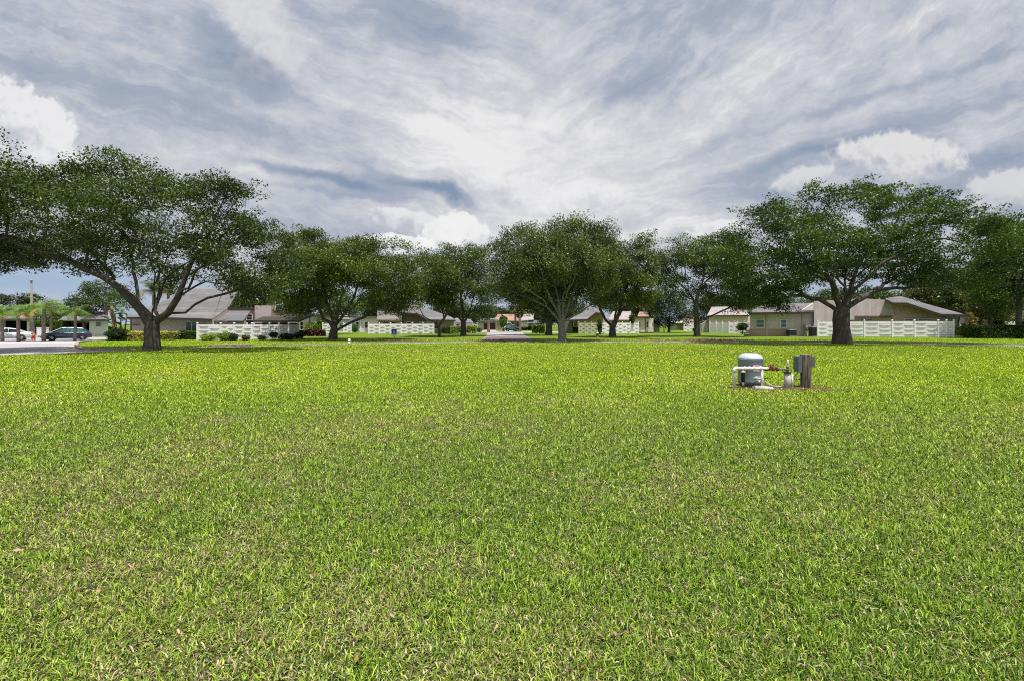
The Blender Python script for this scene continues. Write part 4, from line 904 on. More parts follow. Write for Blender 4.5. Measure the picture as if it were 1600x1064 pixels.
# central left gabled house
t = house('gabled_house', 'brown and beige gabled house with grey roof behind the blue sign', 650, 73)
rect(t, 589, 485.5, 625.5, 500, 72.6, 6, LAP, 'upper_wall')
rect(t, 589, 499.9, 625.5, 501.8, 72.4, .4, BRN, 'trim')
rect(t, 590, 501.9, 627.5, 523, 72.9, 6, STUP, 'lower_wall')
wall(t, [(627.6, 488), (651, 490), (668, 499.5), (668, 523), (627.6, 523)], 73.3, 8, mat('brown wall', (.24, .165, .135), .9, .15, noise=(.7, .4, (.19, .13, .11))))
wall(t, [(668.1, 499.5), (709, 500), (709, 523), (668.1, 523)], 73.3, 8, STU)
roof(t, [(620, 484, 72.4), (627, 488, 72.3), (651, 490, 72.3), (668, 499.5, 72.3), (712, 500, 72.3)], [(620, 481, 73.5), (630, 474.5, 77), (641, 473.5, 78), (660, 480, 78), (704, 495, 76)], SHG)
fascia(t, [(620, 484.2, 72.28), (627, 488.2, 72.28), (651, 490.2, 72.28), (668, 499.7, 72.28), (712, 500.3, 72.28)])
rect(t, 589, 480, 618, 485.6, 74, 5, SHG, 'roof')
window(t, 599, 503.5, 607, 508, 72.87); window(t, 612, 503.5, 619, 508, 72.87); window(t, 636, 503.5, 646, 508, 73.27); window(t, 656, 503.5, 666, 508, 73.27, mull=1)
window(t, 678.5, 503, 684, 514, 73.27)
rect(t, 678, 515, 692, 522, 73.22, .08, BRK, 'plinth')
t = house('house', 'small pale house corner right of the grey gable, behind yellow green shrubs', 722, 92)
wall(t, [(709, 502), (738, 504), (738, 519), (709, 519)], 92, 7, STUW); roof(t, [(707, 503, 91.5), (740, 504.5, 91.5)], [(712, 497, 95), (735, 499, 95)], SHG)
window(t, 713, 507, 718, 512, 91.98)
# far end of the side street
t = house('far_house', 'far terracotta roofed house with twin brown garage doors across the side street', 760, 122)
b_ = 516.3
rect(t, 747, 500.5, 777, b_, 122, 9, STU)
rect(t, 755.8, 505, 762, b_, 121.9, .3, GDR, 'garage_door'); rect(t, 765.5, 505, 774, b_, 121.9, .3, GDR, 'garage_door')
rect(t, 746, 499.8, 778, 502.4, 121.4, .5, FAS, 'fascia')
roof(t, [(746, 501, 121.3), (778, 501, 121.3)], [(752, 498.5, 125), (776, 497, 125)], TANR)
t = house('far_house', 'far house under a sunlit terracotta roof behind the parked van', 798, 126)
rect(t, 775.5, 500, 814, 516, 126, 9, STUW)
rect(t, 786.5, 505, 792, 516, 125.9, .3, GDR, 'garage_door'); rect(t, 794, 504.5, 803, 516, 125.9, .3, GDR, 'garage_door'); rect(t, 806.5, 504.5, 811.5, 516, 125.9, .3, GDR, 'garage_door')
rect(t, 793, 501.8, 813, 503, 125.4, .5, FAS, 'fascia')
roof(t, [(772, 501, 125), (813, 501.5, 125)], [(777, 491.5, 131), (803, 491.5, 131)], TERR)
t = house('far_house', 'far white fronted house with pinkish tiled roof right of the twin palms', 825, 124)
rect(t, 813, 502, 823, 516, 124, 9, WHT); rect(t, 823.1, 499, 825.5, 516, 123.7, 9, WTR, 'fin_wall')
rect(t, 813.2, 501.2, 823, 502.8, 123.4, .5, FAS, 'fascia')
roof(t, [(812, 501.5, 123.3), (834, 499.5, 123.3)], [(819, 491, 130), (834, 490.5, 130)], TANR)
rect(t, 825.6, 498.5, 834, 500, 123.6, .5, WTR, 'eave_board')
rect(t, 825.6, 503, 850, 516, 125, 9, STU, 'garage_wall'); roof(t, [(825, 505, 122), (852, 505, 122)], [(826, 500.5, 127), (850, 500.5, 127)], SHGD, name='porch_roof')
# tan gabled house
t = house('gabled_house', 'tan gabled house with light grey roof right of the pale barked oak', 915, 73)
wall(t, [(880, 500), (917, 499.5), (931, 489), (943, 490), (943, 523), (880, 523)], 73, 9, STUT)
rect(t, 878, 503, 894.5, 523, 72.85, .1, mat('dark slate grey cladding', (.16, .155, .15), .9, .1), 'cladding')  # dark grey layer over the left part of the wall
roof(t, [(886, 500, 72), (895, 499.6, 72), (917, 499, 72), (931, 488.4, 72), (944, 489.5, 72)], [(908, 490, 76), (912, 487, 77), (923, 479.5, 79), (936, 483.5, 77), (944, 486, 76)], SHG)
fascia(t, [(886, 500.3, 71.98), (895, 499.9, 71.98), (917, 499.3, 71.98), (931, 488.7, 71.98), (944, 489.8, 71.98)])
rect(t, 895, 503.5, 903, 519.5, 72.9, .2, DRK, 'doorway'); window(t, 896, 504, 902, 510, 72.85)
wall(t, [(943.2, 498), (952, 498), (952, 520), (943.2, 520)], 76, 8, STUP, 'side_wall')
# cream house with tan tile roof
t = house('house', 'cream house with tan tiled roof and paired slot windows, right of the vee oak', 995, 80)
wall(t, [(950, 500), (988, 500), (988, 520), (950, 520)], 80, 7, STUP)
wall(t, [(988.1, 497), (1016, 497.5), (1021, 498), (1021, 519), (988.1, 519)], 79, 8, STUW, 'front_wall')
roof(t, [(950, 499.8, 78.8), (987, 499.6, 78.8)], [(958, 487, 86), (986, 487, 86)], TANR)
b = MB(); b.prism([W(986, 495.6, 78.5), W(1017, 495.6, 78.5), W(1017, 497, 78.5), W(986, 497, 78.5)], (0, 8, 0)); b.build('eave', FAS, t)
roof(t, [(996, 494.5, 80), (1014, 494.5, 80)], [(999, 487.5, 84), (1012, 487.5, 84)], TERR, name='tile_roof')
rect(t, 1008, 497, 1009, 518.5, 78.93, .07, BRN, 'downpipe')
window(t, 998, 503, 1000.6, 511.5, 78.98); window(t, 1010, 503, 1013, 511.5, 78.98); rect(t, 998, 514, 1001, 518.5, 78.9, .08, GRY, 'vent_box'); rect(t, 1010, 514, 1013, 518, 78.9, .08, GRY, 'vent_box')
# low building in the gap
t = house('low_building', 'low pale building with flat roof in the gap between the lawns', 1056, 118)
rect(t, 1045, 505.5, 1058, 515.2, 118, 8, STU); rect(t, 1058.1, 505.5, 1070, 515.2, 117.8, 8, mat('olive screen', (.25, .24, .15), .9, .1), 'screen_wall')
b = MB(); a_ = W(1044, 505, 117.2); c_ = W(1071, 502.5, 117.2); b.prism([W(1043, 505.6, 117.2), W(1071, 505.6, 117.2), W(1070, 503.2, 121), W(1046, 503.2, 121)], (0, .0, .15)); b.build('roof', STUW, t)
t = house('far_house', 'glimpse of an orange roofed house above the short white fence', 1078, 124)
rect(t, 1066, 501.5, 1100, 514, 124, 8, STUW); roof(t, [(1064, 502.5, 123.5), (1102, 502.5, 123.5)], [(1070, 496, 128), (1092, 496, 128)], TERR)
window(t, 1073, 503, 1078, 507, 123.98)
# pinkish long house
t = house('long_house', 'long pinkish house with pale tan roof behind the open crowned oak', 1135, 82)
wall(t, [(1096, 507), (1118, 493), (1118, 519.5), (1096, 519.5)], 82.2, .3, mat('grey mauve wall', (.36, .32, .32), .9, .1), 'side_wall')
wall(t, [(1108, 493.5), (1172.5, 493.5), (1172.5, 523), (1108, 523)], 82, 9, mat('mauve stucco', (.82, .66, .72), .9, .15, noise=(.5, .4, (.64, .50, .51)), bump=(40, .25)))
roof(t, [(1105, 493, 81.3), (1171, 492.5, 81.3)], [(1112, 480, 88), (1165, 479, 88)], TANR)
fascia(t, [(1118, 493.2, 81.25), (1171, 492.8, 81.25)])
rect(t, 1162, 479, 1166, 487, 85, 1, STUW, 'chimney')
# right house, window wing
t = house('house', 'beige house wing with two sash windows, light grey roof and tall siding chimney wall', 1222, 57)
wall(t, [(1172, 489), (1271.5, 488), (1271.5, 526), (1172, 526)], 57, 9, STU)
roof(t, [(1170.5, 489, 56.2), (1271.5, 487.2, 56.2)], [(1192, 476, 62), (1271.5, 473.5, 62)], SHG)
fascia(t, [(1170.5, 489.3, 56.15), (1271.6, 487.5, 56.15)], .28)
wall(t, [(1254, 484.6), (1271.4, 473.5), (1271.4, 485)], 56.4, .25, STUW, 'rake_wall')
for x in (1197, 1253): rect(t, x, 489.5, x + 2.2, 525, 56.9, .09, STUP, 'pilaster')
rect(t, 1172, 514.5, 1236, 525.4, 56.93, .06, BRK, 'plinth')
window(t, 1181.3, 500, 1193, 511.5, 56.97, GLT, fw=.08); window(t, 1220, 500, 1228.5, 511.5, 56.97, GLT, fw=.08)
wall(t, [(1272, 471), (1274, 471), (1335, 468), (1335, 500), (1302, 500), (1302, 526), (1272, 526)], 56.6, 7, SIDE, 'chimney_wall')
# right house, main
t = house('house', 'pinkish brown house with dark grey hipped roof behind the right woven fence', 1430, 58)
wall(t, [(1335.2, 466), (1384, 469), (1394, 474.5), (1394, 494), (1335.2, 494)], 57.2, 7, SIDE, 'siding_wall')
rect(t, 1330, 493.8, 1394, 496.5, 57.0, .3, BRN, 'beam')
rect(t, 1302.2, 496.6, 1394, 526, 57.6, 7, STUP, 'lower_wall')
window(t, 1344, 498.5, 1363, 504, 57.55, mull=1)
wall(t, [(1394.2, 474.5), (1417, 474.8), (1470, 492.5), (1470, 526), (1394.2, 526)], 57.5, 9, STUP)
wall(t, [(1470.1, 492.5), (1500, 493.5), (1500, 526), (1470.1, 526)], 57.8, 9, mat('grey green stucco', (.30, .30, .26), .9, .1, noise=(.7, .4, (.25, .25, .22))))
roof(t, [(1383, 468, 56.4), (1395, 473.5, 56.2), (1417, 473.7, 56.2), (1470, 491.3, 56.2), (1507, 492.3, 56.2)], [(1384, 466.5, 57), (1399, 464, 60), (1408, 463.5, 61), (1450, 476, 60.5), (1500, 489.5, 59)], SHG)
fascia(t, [(1383, 468.5, 56.15), (1395, 473.9, 56.15), (1417, 474.1, 56.15), (1470, 491.7, 56.15), (1507, 492.7, 56.15)], .32)
for a_, c_ in ((1413, 1432), (1435, 1454)): window(t, a_, 498.5, c_, 504, 57.45)
window(t, 1471.5, 498, 1480, 504, 57.75)
b = MB(); P_ = [W(*p) for p in [(1500, 493.5, 56.6), (1499, 498, 57.0), (1497.5, 501, 57.5), (1497.5, 525, 57.5)]]; b.tube(P_, .07, 6); b.build('downpipe', FAS, t)
rect(t, 1500.2, 491.5, 1513.5, 524, 58.6, 6, STU, 'end_wall'); rect(t, 1503, 506, 1508, 508.5, 58.55, .06, DRK, 'vent'); rect(t, 1499.5, 490.6, 1514.5, 492, 58.3, 6.5, FAS, 'end_roof')
t = house('house', 'brown eaved house at the right edge behind the grey trunked oak', 1610, 66)
rect(t, 1576, 500, 1680, 524, 66, 9, STUP); rect(t, 1580, 502, 1590, 518, 65.9, .15, DRK, 'doorway'); rect(t, 1594, 503, 1640, 518, 65.9, .15, DRK, 'garage_opening')
roof(t, [(1572, 498.5, 65), (1690, 497, 65)], [(1590, 486, 71), (1680, 484, 71)], mat('brown shingle roof', (.10, .07, .06), .9, .1)); fascia(t, [(1572, 499, 64.9), (1690, 497.5, 64.9)])
for i, (x0_, x1_, y0_) in enumerate(((1535, 1543.5, 499.5), (1571, 1587, 502.8))):
    o = MB(); a_ = W(x0_, 530, 63); c_ = W(x1_, y0_, 63); o.box(a_[0], c_[0], 63, 63.12, 0, c_[2]); o.box(a_[0] - .04, a_[0] + .06, 62.95, 63.17, 0, c_[2] + .06)
    tag(o.build('screen_panel', WHT, bevel=.01), ['narrow white panel above the right hedge', 'wider white panel beside the grey trunked oak'][i], 'panel')
# left street houses
t = house('carport', 'grey fronted carport with dark bays behind the white sedan', 10, 66)
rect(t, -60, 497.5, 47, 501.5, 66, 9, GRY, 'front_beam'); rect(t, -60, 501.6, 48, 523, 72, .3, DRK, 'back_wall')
roof(t, [(-62, 498, 65), (48, 498, 65)], [(-50, 493.5, 70), (38, 493.5, 70)], SHG)
rect(t, 42, 501.6, 48.5, 523, 66.05, 8, WHT, 'side_wall'); rect(t, 26, 501.6, 28.5, 523, 66.05, .3, GRY, 'pillar'); rect(t, 2, 501.6, 5, 523, 66.05, .3, WHT, 'pillar')
t = house('garage_house', 'dark open garage behind the blue hatchback under a grey roof', 118, 64)
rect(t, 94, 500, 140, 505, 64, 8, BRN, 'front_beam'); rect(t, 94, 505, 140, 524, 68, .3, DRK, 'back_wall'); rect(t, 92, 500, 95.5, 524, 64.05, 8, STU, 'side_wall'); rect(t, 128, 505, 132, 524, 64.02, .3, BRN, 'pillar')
roof(t, [(92, 500.5, 63), (142, 500.5, 63)], [(100, 494, 68), (138, 494, 68)], SHG)
t = house('white_garage', 'small white garage with light grey hip roof left of the bird of paradise', 152, 58)
rect(t, 139.5, 499, 169, 526, 58, 7, WHT)
roof(t, [(126, 499.5, 57.2), (171, 499, 57.2)], [(149, 488, 62), (166, 487, 62)], SHG); fascia(t, [(126, 499.9, 57.15), (171, 499.4, 57.15)])
window(t, 150, 504, 158, 510, 57.97)
o = MB(); a_ = W(57, 522, 52); c_ = W(67, 512.5, 52); o.box(a_[0], c_[0], 52, 52.7, 0, c_[2]); o.box(a_[0] - .03, c_[0] + .03, 51.97, 52.73, c_[2], c_[2] + .05); tag(o.build('utility_box', WHT, bevel=.02), 'pale grey utility box between the two left street palms', 'utility box')

# ------------------------------------------------------------------ woven fences
VIN = mat('white vinyl', (.93, .88, .97), .45, .4, noise=(.8, .3, (.86, .82, .89)))
def fence(label, posts, rows=7, color=None):
    """posts: (px, y_top, z). woven boards bow in front of and behind the posts in turn"""
    c0 = W(posts[0][0], 510, posts[0][2]); t = thing('woven_fence', label, 'fence', (c0[0], c0[1], 0), 'white woven fences')
    pm = color or VIN
    for i in range(len(posts) - 1):
        a = Vector(W(posts[i][0], posts[i][1], posts[i][2])); c = Vector(W(posts[i + 1][0], posts[i + 1][1], posts[i + 1][2]))
        h0, h1 = a.z, c.z; A = Vector((a.x, a.y, 0)); B = Vector((c.x, c.y, 0)); d = B - A; L = d.length; n = Vector((-d.y, d.x, 0)).normalized()
        b = MB(); K = 7
        for r in range(rows):
            s = 1 if r % 2 else -1
            for k in range(K):
                t0, t1 = k / K, (k + 1) / K
                q = []
                for tt in (t0, t1):
                    p = A.lerp(B, tt) + n * s * .040 * math.sin(2 * math.pi * min(max((tt - .04) / .92, 0), 1)) * (1 if L > 1.2 else .7)
                    hh = lerp(h0, h1, tt) - .08; zb = .07 + (hh - .07) * r / rows + .008; zt = .07 + (hh - .07) * (r + 1) / rows - .016
                    q.append((p, zb, zt))
                (p0, b0, e0), (p1, b1, e1) = q; w_ = n * .012
                v = [p0 - w_, p1 - w_, p1 + w_, p0 + w_]; v0 = [Vector((p.x, p.y, z_)) for p, z_ in zip(v, (b0, b1, b1, b0))]; v1 = [Vector((p.x, p.y, z_)) for p, z_ in zip(v, (e0, e1, e1, e0))]
                b.add(v0 + v1, [(3, 2, 1, 0), (4, 5, 6, 7), (0, 1, 5, 4), (1, 2, 6, 5), (2, 3, 7, 6), (3, 0, 4, 7)])
        m_ = A.lerp(B, .5); 
        if L > 1.2: b.box(m_.x - .02, m_.x + .02, m_.y - .03, m_.y + .03, .04, lerp(h0, h1, .5) - .06)
        b.build('panel', pm, t)
    for p in posts:
        a = W(p[0], p[1], p[2]); b = MB(); b.box(a[0] - .06, a[0] + .06, a[1] - .065, a[1] + .065, -.02, a[2] + .02); b.box(a[0] - .085, a[0] + .085, a[1] - .09, a[1] + .09, a[2] + .02, a[2] + .06)
        b.add([(a[0] - .07, a[1] - .07, a[2] + .06), (a[0] + .07, a[1] - .07, a[2] + .06), (a[0] + .07, a[1] + .07, a[2] + .06), (a[0] - .07, a[1] + .07, a[2] + .06), (a[0], a[1], a[2] + .11)], [(3, 2, 1, 0), (0, 1, 4), (1, 2, 4), (2, 3, 4), (3, 0, 4)])
        b.build('post', pm, t)
def run(x0, x1, n, y, z0, z1=None): z1 = z1 or z0; return [(lerp(x0, x1, i / n), y, lerp(z0, z1, i / n)) for i in range(n + 1)]
fence('long white woven fence behind the low shrubs of the left house', [(308.5, 506, 43.6), (345, 506, 43.8), (366, 506, 44.2), (394, 506, 44.6), (421, 506, 45), (436, 506, 45.6), (451, 506, 46.2), (466, 506, 47.2)])
fence('short white woven fence piece just left of the low forked oak trunk', run(504.5, 517, 1, 505.2, 60))
fence('white woven fence behind the blue sign, running right to the gabled house', run(576, 678, 6, 505.4, 70, 70.5), 6)
fence('short white fence by the white house wall behind the forked oak', run(537, 549, 1, 505, 82), 6)
fence('cream tinted woven fence between the tan house and the vee oak', run(904.5, 933, 3, 503.8, 68), 6, mat('cream vinyl', (.56, .56, .43), .5, .3))
fence('white woven fence passing behind the trunk of the vee oak', run(934, 998, 5, 503.8, 69, 73), 6)
fence('short end of white woven fence by the gap right of the vee oak', run(1021.5, 1030, 1, 502.5, 84), 6)
fence('short white fence left of the open crowned oak trunk', run(1068.5, 1086, 2, 504, 96), 6)
fence('white woven fence right of the open crowned oak, against the long house', run(1109, 1139, 3, 503.2, 77, 74) + [(1152, 503.2, 73.5)], 6)
fence('white woven fence behind the round topiary bush', [(1147.5, 503, 68.8), (1163, 503, 68.5), (1179, 503, 68.2)], 6)
fence('long white woven fence behind the big right oak', [(1277.5, 502, 54.6), (1307, 502, 54.4), (1350.5, 501.5, 53.6), (1394, 501.2, 52.8), (1429, 501, 52.3), (1466, 501, 51.8), (1479, 501, 51.4), (1490.5, 501, 51)])

# ------------------------------------------------------------------ utilities by the right wing
AC = mat('dark grille metal', (.045, .045, .05), .6, .4)
for lb, x0_, x1_, yt, z in (('low dark air conditioner unit right of the second sash window', 1231, 1241.5, 515.5, 56), ('tall dark air conditioner unit at the left end of the right fence', 1266, 1275.5, 511.3, 55.6)):
    a_ = W(x0_, 525, z); c_ = W(x1_, yt, z); t = thing('air_conditioner', lb, 'air conditioner', ((a_[0] + c_[0]) / 2, z, 0), 'air conditioners')
    b = MB(); b.box(a_[0], c_[0], z - .4, z + .35, .08, c_[2] - .05)
    for k_ in range(8): zz_ = lerp(.12, c_[2] - .1, k_ / 8); b.box(a_[0] - .01, c_[0] + .01, z - .42, z - .4, zz_, zz_ + .025)
    b.build('casing', AC, t); b = MB(); b.box(a_[0] - .02, c_[0] + .02, z - .42, z + .37, c_[2] - .05, c_[2]); b.lathe(((a_[0] + c_[0]) / 2, z, c_[2]), [(.28, .003), (.28, .03), (.05, .05)], 14); b.build('fan_cover', GRY, t)
    b = MB(); b.box(a_[0] - .08, c_[0] + .08, z - .48, z + .4, 0, .08); b.build('pad', M['concrete'], t)
a_ = W(1257, 522, 56.6); c_ = W(1265, 507.5, 56.6); t = thing('electric_meter', 'cluster of grey electric meter boxes and pipes on the right wing wall', 'meter', (a_[0], 56.5, 0))
for k_ in range(2): b = MB(); b.box(a_[0] + .34 * k_, a_[0] + .34 * k_ + .24, 56.35, 56.85, c_[2] - .62 - .1 * k_, c_[2] - .05); b.build('meter_box', GRY, t, bevel=.01)
for k_ in range(2): b = MB(); b.tube([(a_[0] + .12 + .34 * k_, 56.38, 0), (a_[0] + .12 + .34 * k_, 56.38, c_[2] - .6)], .035, 6); b.lathe((a_[0] + .12 + .34 * k_, 56.3, c_[2] - .4), [(.09, 0), (.09, .1)], 10); b.build('conduit', GRY, t)

# ------------------------------------------------------------------ cars
TYRE = mat('tyre rubber', (.02, .02, .02), .85, .2); RIM = mat('alloy rim', (.5, .5, .52), .35, .5, metal=.7)
RED = mat('red lamp', (.35, .02, .02), .25, .5); CLR = mat('clear lamp', (.75, .76, .78), .15, .6); CGL = mat('car glass', (.02, .035, .04), .05, 1.0)
def car(name, label, x, y, L, Wd, Ht, paint, prof, cab, wheels, face=1, rot=0.0, cat='car', glass=None, hood_hi=None):
    """prof: (x, z) upper outline of the lower body; cab: (x, z) outline of the greenhouse; face=+1 front towards +x"""
    t = thing(name, label, cat, (x, y, .0), 'parked cars'); X0 = -L / 2; hw = Wd / 2
    def P(px, py, pz): return (x + px * face, y + py, pz)
    # lower body loft
    st_ = np.linspace(0, L, 25); tx, tz = zip(*prof); b = MB(); rows = []
    for s in st_:
        top = float(np.interp(s, tx, tz)); e = min(s, L - s); taper = 1 - .16 * max(0, 1 - e / .55) ** 2; bot = .22 + .10 * max(0, 1 - e / .5)
        w_ = hw * taper; belt = bot + (top - bot) * .62
        rows.append([P(X0 + s, -w_ * .90, bot), P(X0 + s, -w_ * .985, bot + .12), P(X0 + s, -w_, belt), P(X0 + s, -w_ * .965, top - .05), P(X0 + s, -w_ * .88, top), P(X0 + s, 0, top + .03), P(X0 + s, w_ * .88, top), P(X0 + s, w_ * .965, top - .05), P(X0 + s, w_, belt), P(X0 + s, w_ * .985, bot + .12), P(X0 + s, w_ * .90, bot)])
    n = 11; vs = [p for r in rows for p in r]; fs = [(i * n + k, i * n + (k + 1) % n, (i + 1) * n + (k + 1) % n, (i + 1) * n + k) for i in range(len(rows) - 1) for k in range(n)]
    fs += [tuple(range(n)), tuple(range((len(rows) - 1) * n, len(rows) * n))]; b.add(vs, fs, True); b.build('body', paint, t)
    # greenhouse glass with paint roof and pillars
    cx, cz = zip(*cab); base = cab[0][1]; mx = max(cz); b = MB(); rows = []
    for s in np.linspace(cx[0], cx[-1], 18):
        top = float(np.interp(s, cx, cz)); k_ = (top - base) / (mx - base + 1e-6); wt = hw * (.90 - .20 * k_)
        rows.append([P(X0 + s, -hw * .91, base - .06), P(X0 + s, -wt, top), P(X0 + s, 0, top + .03), P(X0 + s, wt, top), P(X0 + s, hw * .91, base - .06)])
    n = 5; vs = [p for r in rows for p in r]; fs = [(i * n + k, i * n + (k + 1) % n, (i + 1) * n + (k + 1) % n, (i + 1) * n + k) for i in range(len(rows) - 1) for k in range(n)]
    fs += [tuple(range(n)), tuple(range((len(rows) - 1) * n, len(rows) * n))]; b.add(vs, fs, False); b.build('windows', glass or CGL, t)
    b = MB(); rp = [p for p in cab if p[1] > mx - .16]; 
    xs_ = np.linspace(rp[0][0], rp[-1][0], 9); vs = []
    for s in xs_:
        top = float(np.interp(s, cx, cz)); k_ = (top - base) / (mx - base); wt = hw * (.90 - .20 * k_) + .012
        vs += [P(X0 + s, -wt - .01, top - .05), P(X0 + s, -wt, top + .015), P(X0 + s, 0, top + .05), P(X0 + s, wt, top + .015), P(X0 + s, wt + .01, top - .05)]
    fs = [(i * 5 + k, i * 5 + k + 1, i * 5 + 5 + k + 1, i * 5 + 5 + k) for i in range(8) for k in range(4)]; b.add(vs, fs, True)
    for sg in (-1, 1):
        def rail(s): 
            top = float(np.interp(s, cx, cz)); k_ = (top - base) / (mx - base); return P(X0 + s, sg * (hw * (.90 - .20 * k_) + .012), top + .005)
        b.tube([rail(s) for s in np.linspace(cx[0] + .02, rp[0][0], 5)], .035, 5); b.tube([rail(s) for s in np.linspace(rp[-1][0], cx[-1] - .02, 5)], .04, 5)
        for f_ in (.42, .72):
            s = lerp(rp[0][0], rp[-1][0], f_); b.tube([rail(s), P(X0 + s + .02, sg * (hw * .91 + .012), base - .04)], .03, 5)
    b.build('roof', paint, t)
    for wx in wheels:
        for sg in (-1, 1):
            b = MB(); c = P(X0 + wx, sg * (hw - .10), .32); v = []; pf = [(.19, -.11), (.32, -.11), (.335, -.07), (.335, .07), (.32, .11), (.19, .11)]
            nn = 20; vs = [(c[0] + r * math.cos(2 * math.pi * k / nn), c[1] + d, c[2] + r * math.sin(2 * math.pi * k / nn)) for r, d in pf for k in range(nn)]
            b.add(vs, [(i * nn + k, i * nn + (k + 1) % nn, (i + 1) * nn + (k + 1) % nn, (i + 1) * nn + k) for i in range(5) for k in range(nn)], True)
            w_ = b.build('wheel', TYRE, t); b = MB()
            vs = [(c[0] + r * math.cos(2 * math.pi * k / nn), c[1] + sg * d, c[2] + r * math.sin(2 * math.pi * k / nn)) for r, d in ((.225, .075), (.20, .105)) for k in range(nn)]
            b.add(vs, [(k, (k + 1) % nn, nn + (k + 1) % nn, nn + k) for k in range(nn)])
            for k in range(5): an = 2 * math.pi * k / 5; b.obox((c[0] + .1 * math.cos(an), c[1] + sg * .1, c[2] + .1 * math.sin(an)), (.1 * math.cos(an), 0, .1 * math.sin(an)), (0, .012, 0), (-.03 * math.sin(an), 0, .03 * math.cos(an)))
            b.build('rim', RIM, w_)
            b = MB(); nn = 16; vs = []
            for k in range(nn + 1): an = math.pi * (k / nn) * 1.06 - .1; vs += [P(X0 + wx + .40 * math.cos(an), sg * (hw * 1.004), .31 + .40 * math.sin(an)), P(X0 + wx + .345 * math.cos(an), sg * (hw * 1.006), .31 + .345 * math.sin(an)), ]
            b.add(vs, [(2 * k, 2 * k + 1, 2 * k + 3, 2 * k + 2) for k in range(nn)]); b.build('wheel_arch', TYRE, t)
    for sg in (-1, 1):
        zt = float(np.interp(L - .15, tx, tz)); b = MB(); c = P(L / 2 - .16, sg * hw * .80, zt - .10); b.obox(c, (.12, 0, 0), (0, .10, 0), (0, 0, .055)); b.build('headlight', CLR, t, bevel=.03)
        zt = float(np.interp(.15, tx, tz)); b = MB(); c = P(-L / 2 + .12, sg * hw * .80, zt - .12); b.obox(c, (.11, 0, 0), (0, .11, 0), (0, 0, .07)); b.build('tail_light', RED, t, bevel=.03)
        b = MB(); c = P(X0 + cab[-1][0] - .25, sg * (hw + .07), base + .02); b.obox(c, (.06, 0, 0), (0, .08, 0), (0, 0, .05)); b.build('mirror', paint, t, bevel=.02)
        b = MB(); 
        for s in (wheels[0] + .75, (wheels[0] + wheels[1]) / 2 + .15): b.box(min(P(X0 + s, 0, 0)[0], P(X0 + s + .015, 0, 0)[0]), max(P(X0 + s, 0, 0)[0], P(X0 + s + .015, 0, 0)[0]), y + sg * hw * 1.0 - .006, y + sg * hw * 1.0 + .006, .36, base - .08)
        b.build('door_seam', TYRE, t)
    return t
PW = mat('white car paint', (.72, .73, .76), .25, .5, coat=.6); PS = mat('silver car paint', (.58, .60, .63), .25, .5, metal=.3, coat=.6)
PB = mat('dark blue car paint', (.035, .05, .085), .2, .5, metal=.2, coat=.8); PT = mat('teal grey car paint', (.11, .20, .23), .22, .5, metal=.3, coat=.8)
SED = [(0, .55), (.15, .92), (.9, .98), (1.5, .93), (3.2, .92), (4.2, .80), (4.6, .66), (4.75, .45)]; SEDC = [(.75, .95), (1.5, 1.32), (2.1, 1.42), (2.7, 1.40), (3.45, .93)]
cx_ = W(48, 520, 43.2)[0]; t = car('parked_car', 'white sedan cut off by the left edge, behind the palm trunks', cx_ - 1.75, 42.6, 4.75, 1.8, 1.43, PW, SED, SEDC, (1.02, 3.85), -1); t.rotation_euler.z = R(40); t.scale = (.80,) * 3
# the hatchback and suv face left; the sedan's boot points right
HB = [(0, .60), (.12, .90), (.8, .98), (1.4, .96), (3.1, .96), (4.0, .90), (4.4, .70), (4.5, .45)]; HBC = [(.25, .97), (.7, 1.30), (1.5, 1.46), (2.2, 1.48), (2.6, 1.42), (3.45, .97)]
x_ = W(103.5, 520, 43.4)[0]; t = car('parked_car', 'dark blue hatchback with teal tinted windows behind two palm trunks', x_, 43.5, 4.5, 1.8, 1.48, PB, HB, HBC, (.85, 3.55), -1, glass=mat('teal car glass', (.05, .16, .17), .06, 1)); t.rotation_euler.z = R(40); t.scale = (.78,) * 3
SV = [(0, .65), (.1, 1.0), (.8, 1.08), (3.3, 1.08), (4.3, 1.02), (4.65, .75), (4.75, .5)]; SVC = [(.2, 1.08), (.6, 1.62), (1.4, 1.72), (2.5, 1.70), (3.5, 1.08)]
x_ = W(100, 520, 46)[0]; t = car('parked_car', 'silver suv mostly hidden behind the dark blue hatchback', x_, 46.0, 4.75, 1.85, 1.7, PS, SV, SVC, (.9, 3.75), -1); t.rotation_euler.z = R(40); t.scale = (.76, .76, .68)
x_ = W(800.5, 518, 93)[0]
car('parked_car', 'teal grey hatchback parked across the end of the side street', x_ + .05, 93.4, 3.1, 1.7, 1.4, PT, [(p[0] * 3.1 / 4.5, p[1]) for p in HB], [(p[0] * 3.1 / 4.5, p[1]) for p in HBC], (.55, 2.5), 1, glass=mat('pale teal car glass', (.12, .26, .30), .06, 1))
car('parked_van', 'silver van standing behind the teal grey hatchback', W(797, 518, 99)[0] - .2, 99.5, 3.5, 1.8, 1.9, PS, [(p[0] * 3.5 / 4.75, p[1] * 1.1) for p in SV], [(p[0] * 3.5 / 4.75, p[1] * 1.13) for p in SVC], (.6, 2.8), 1, cat='van')

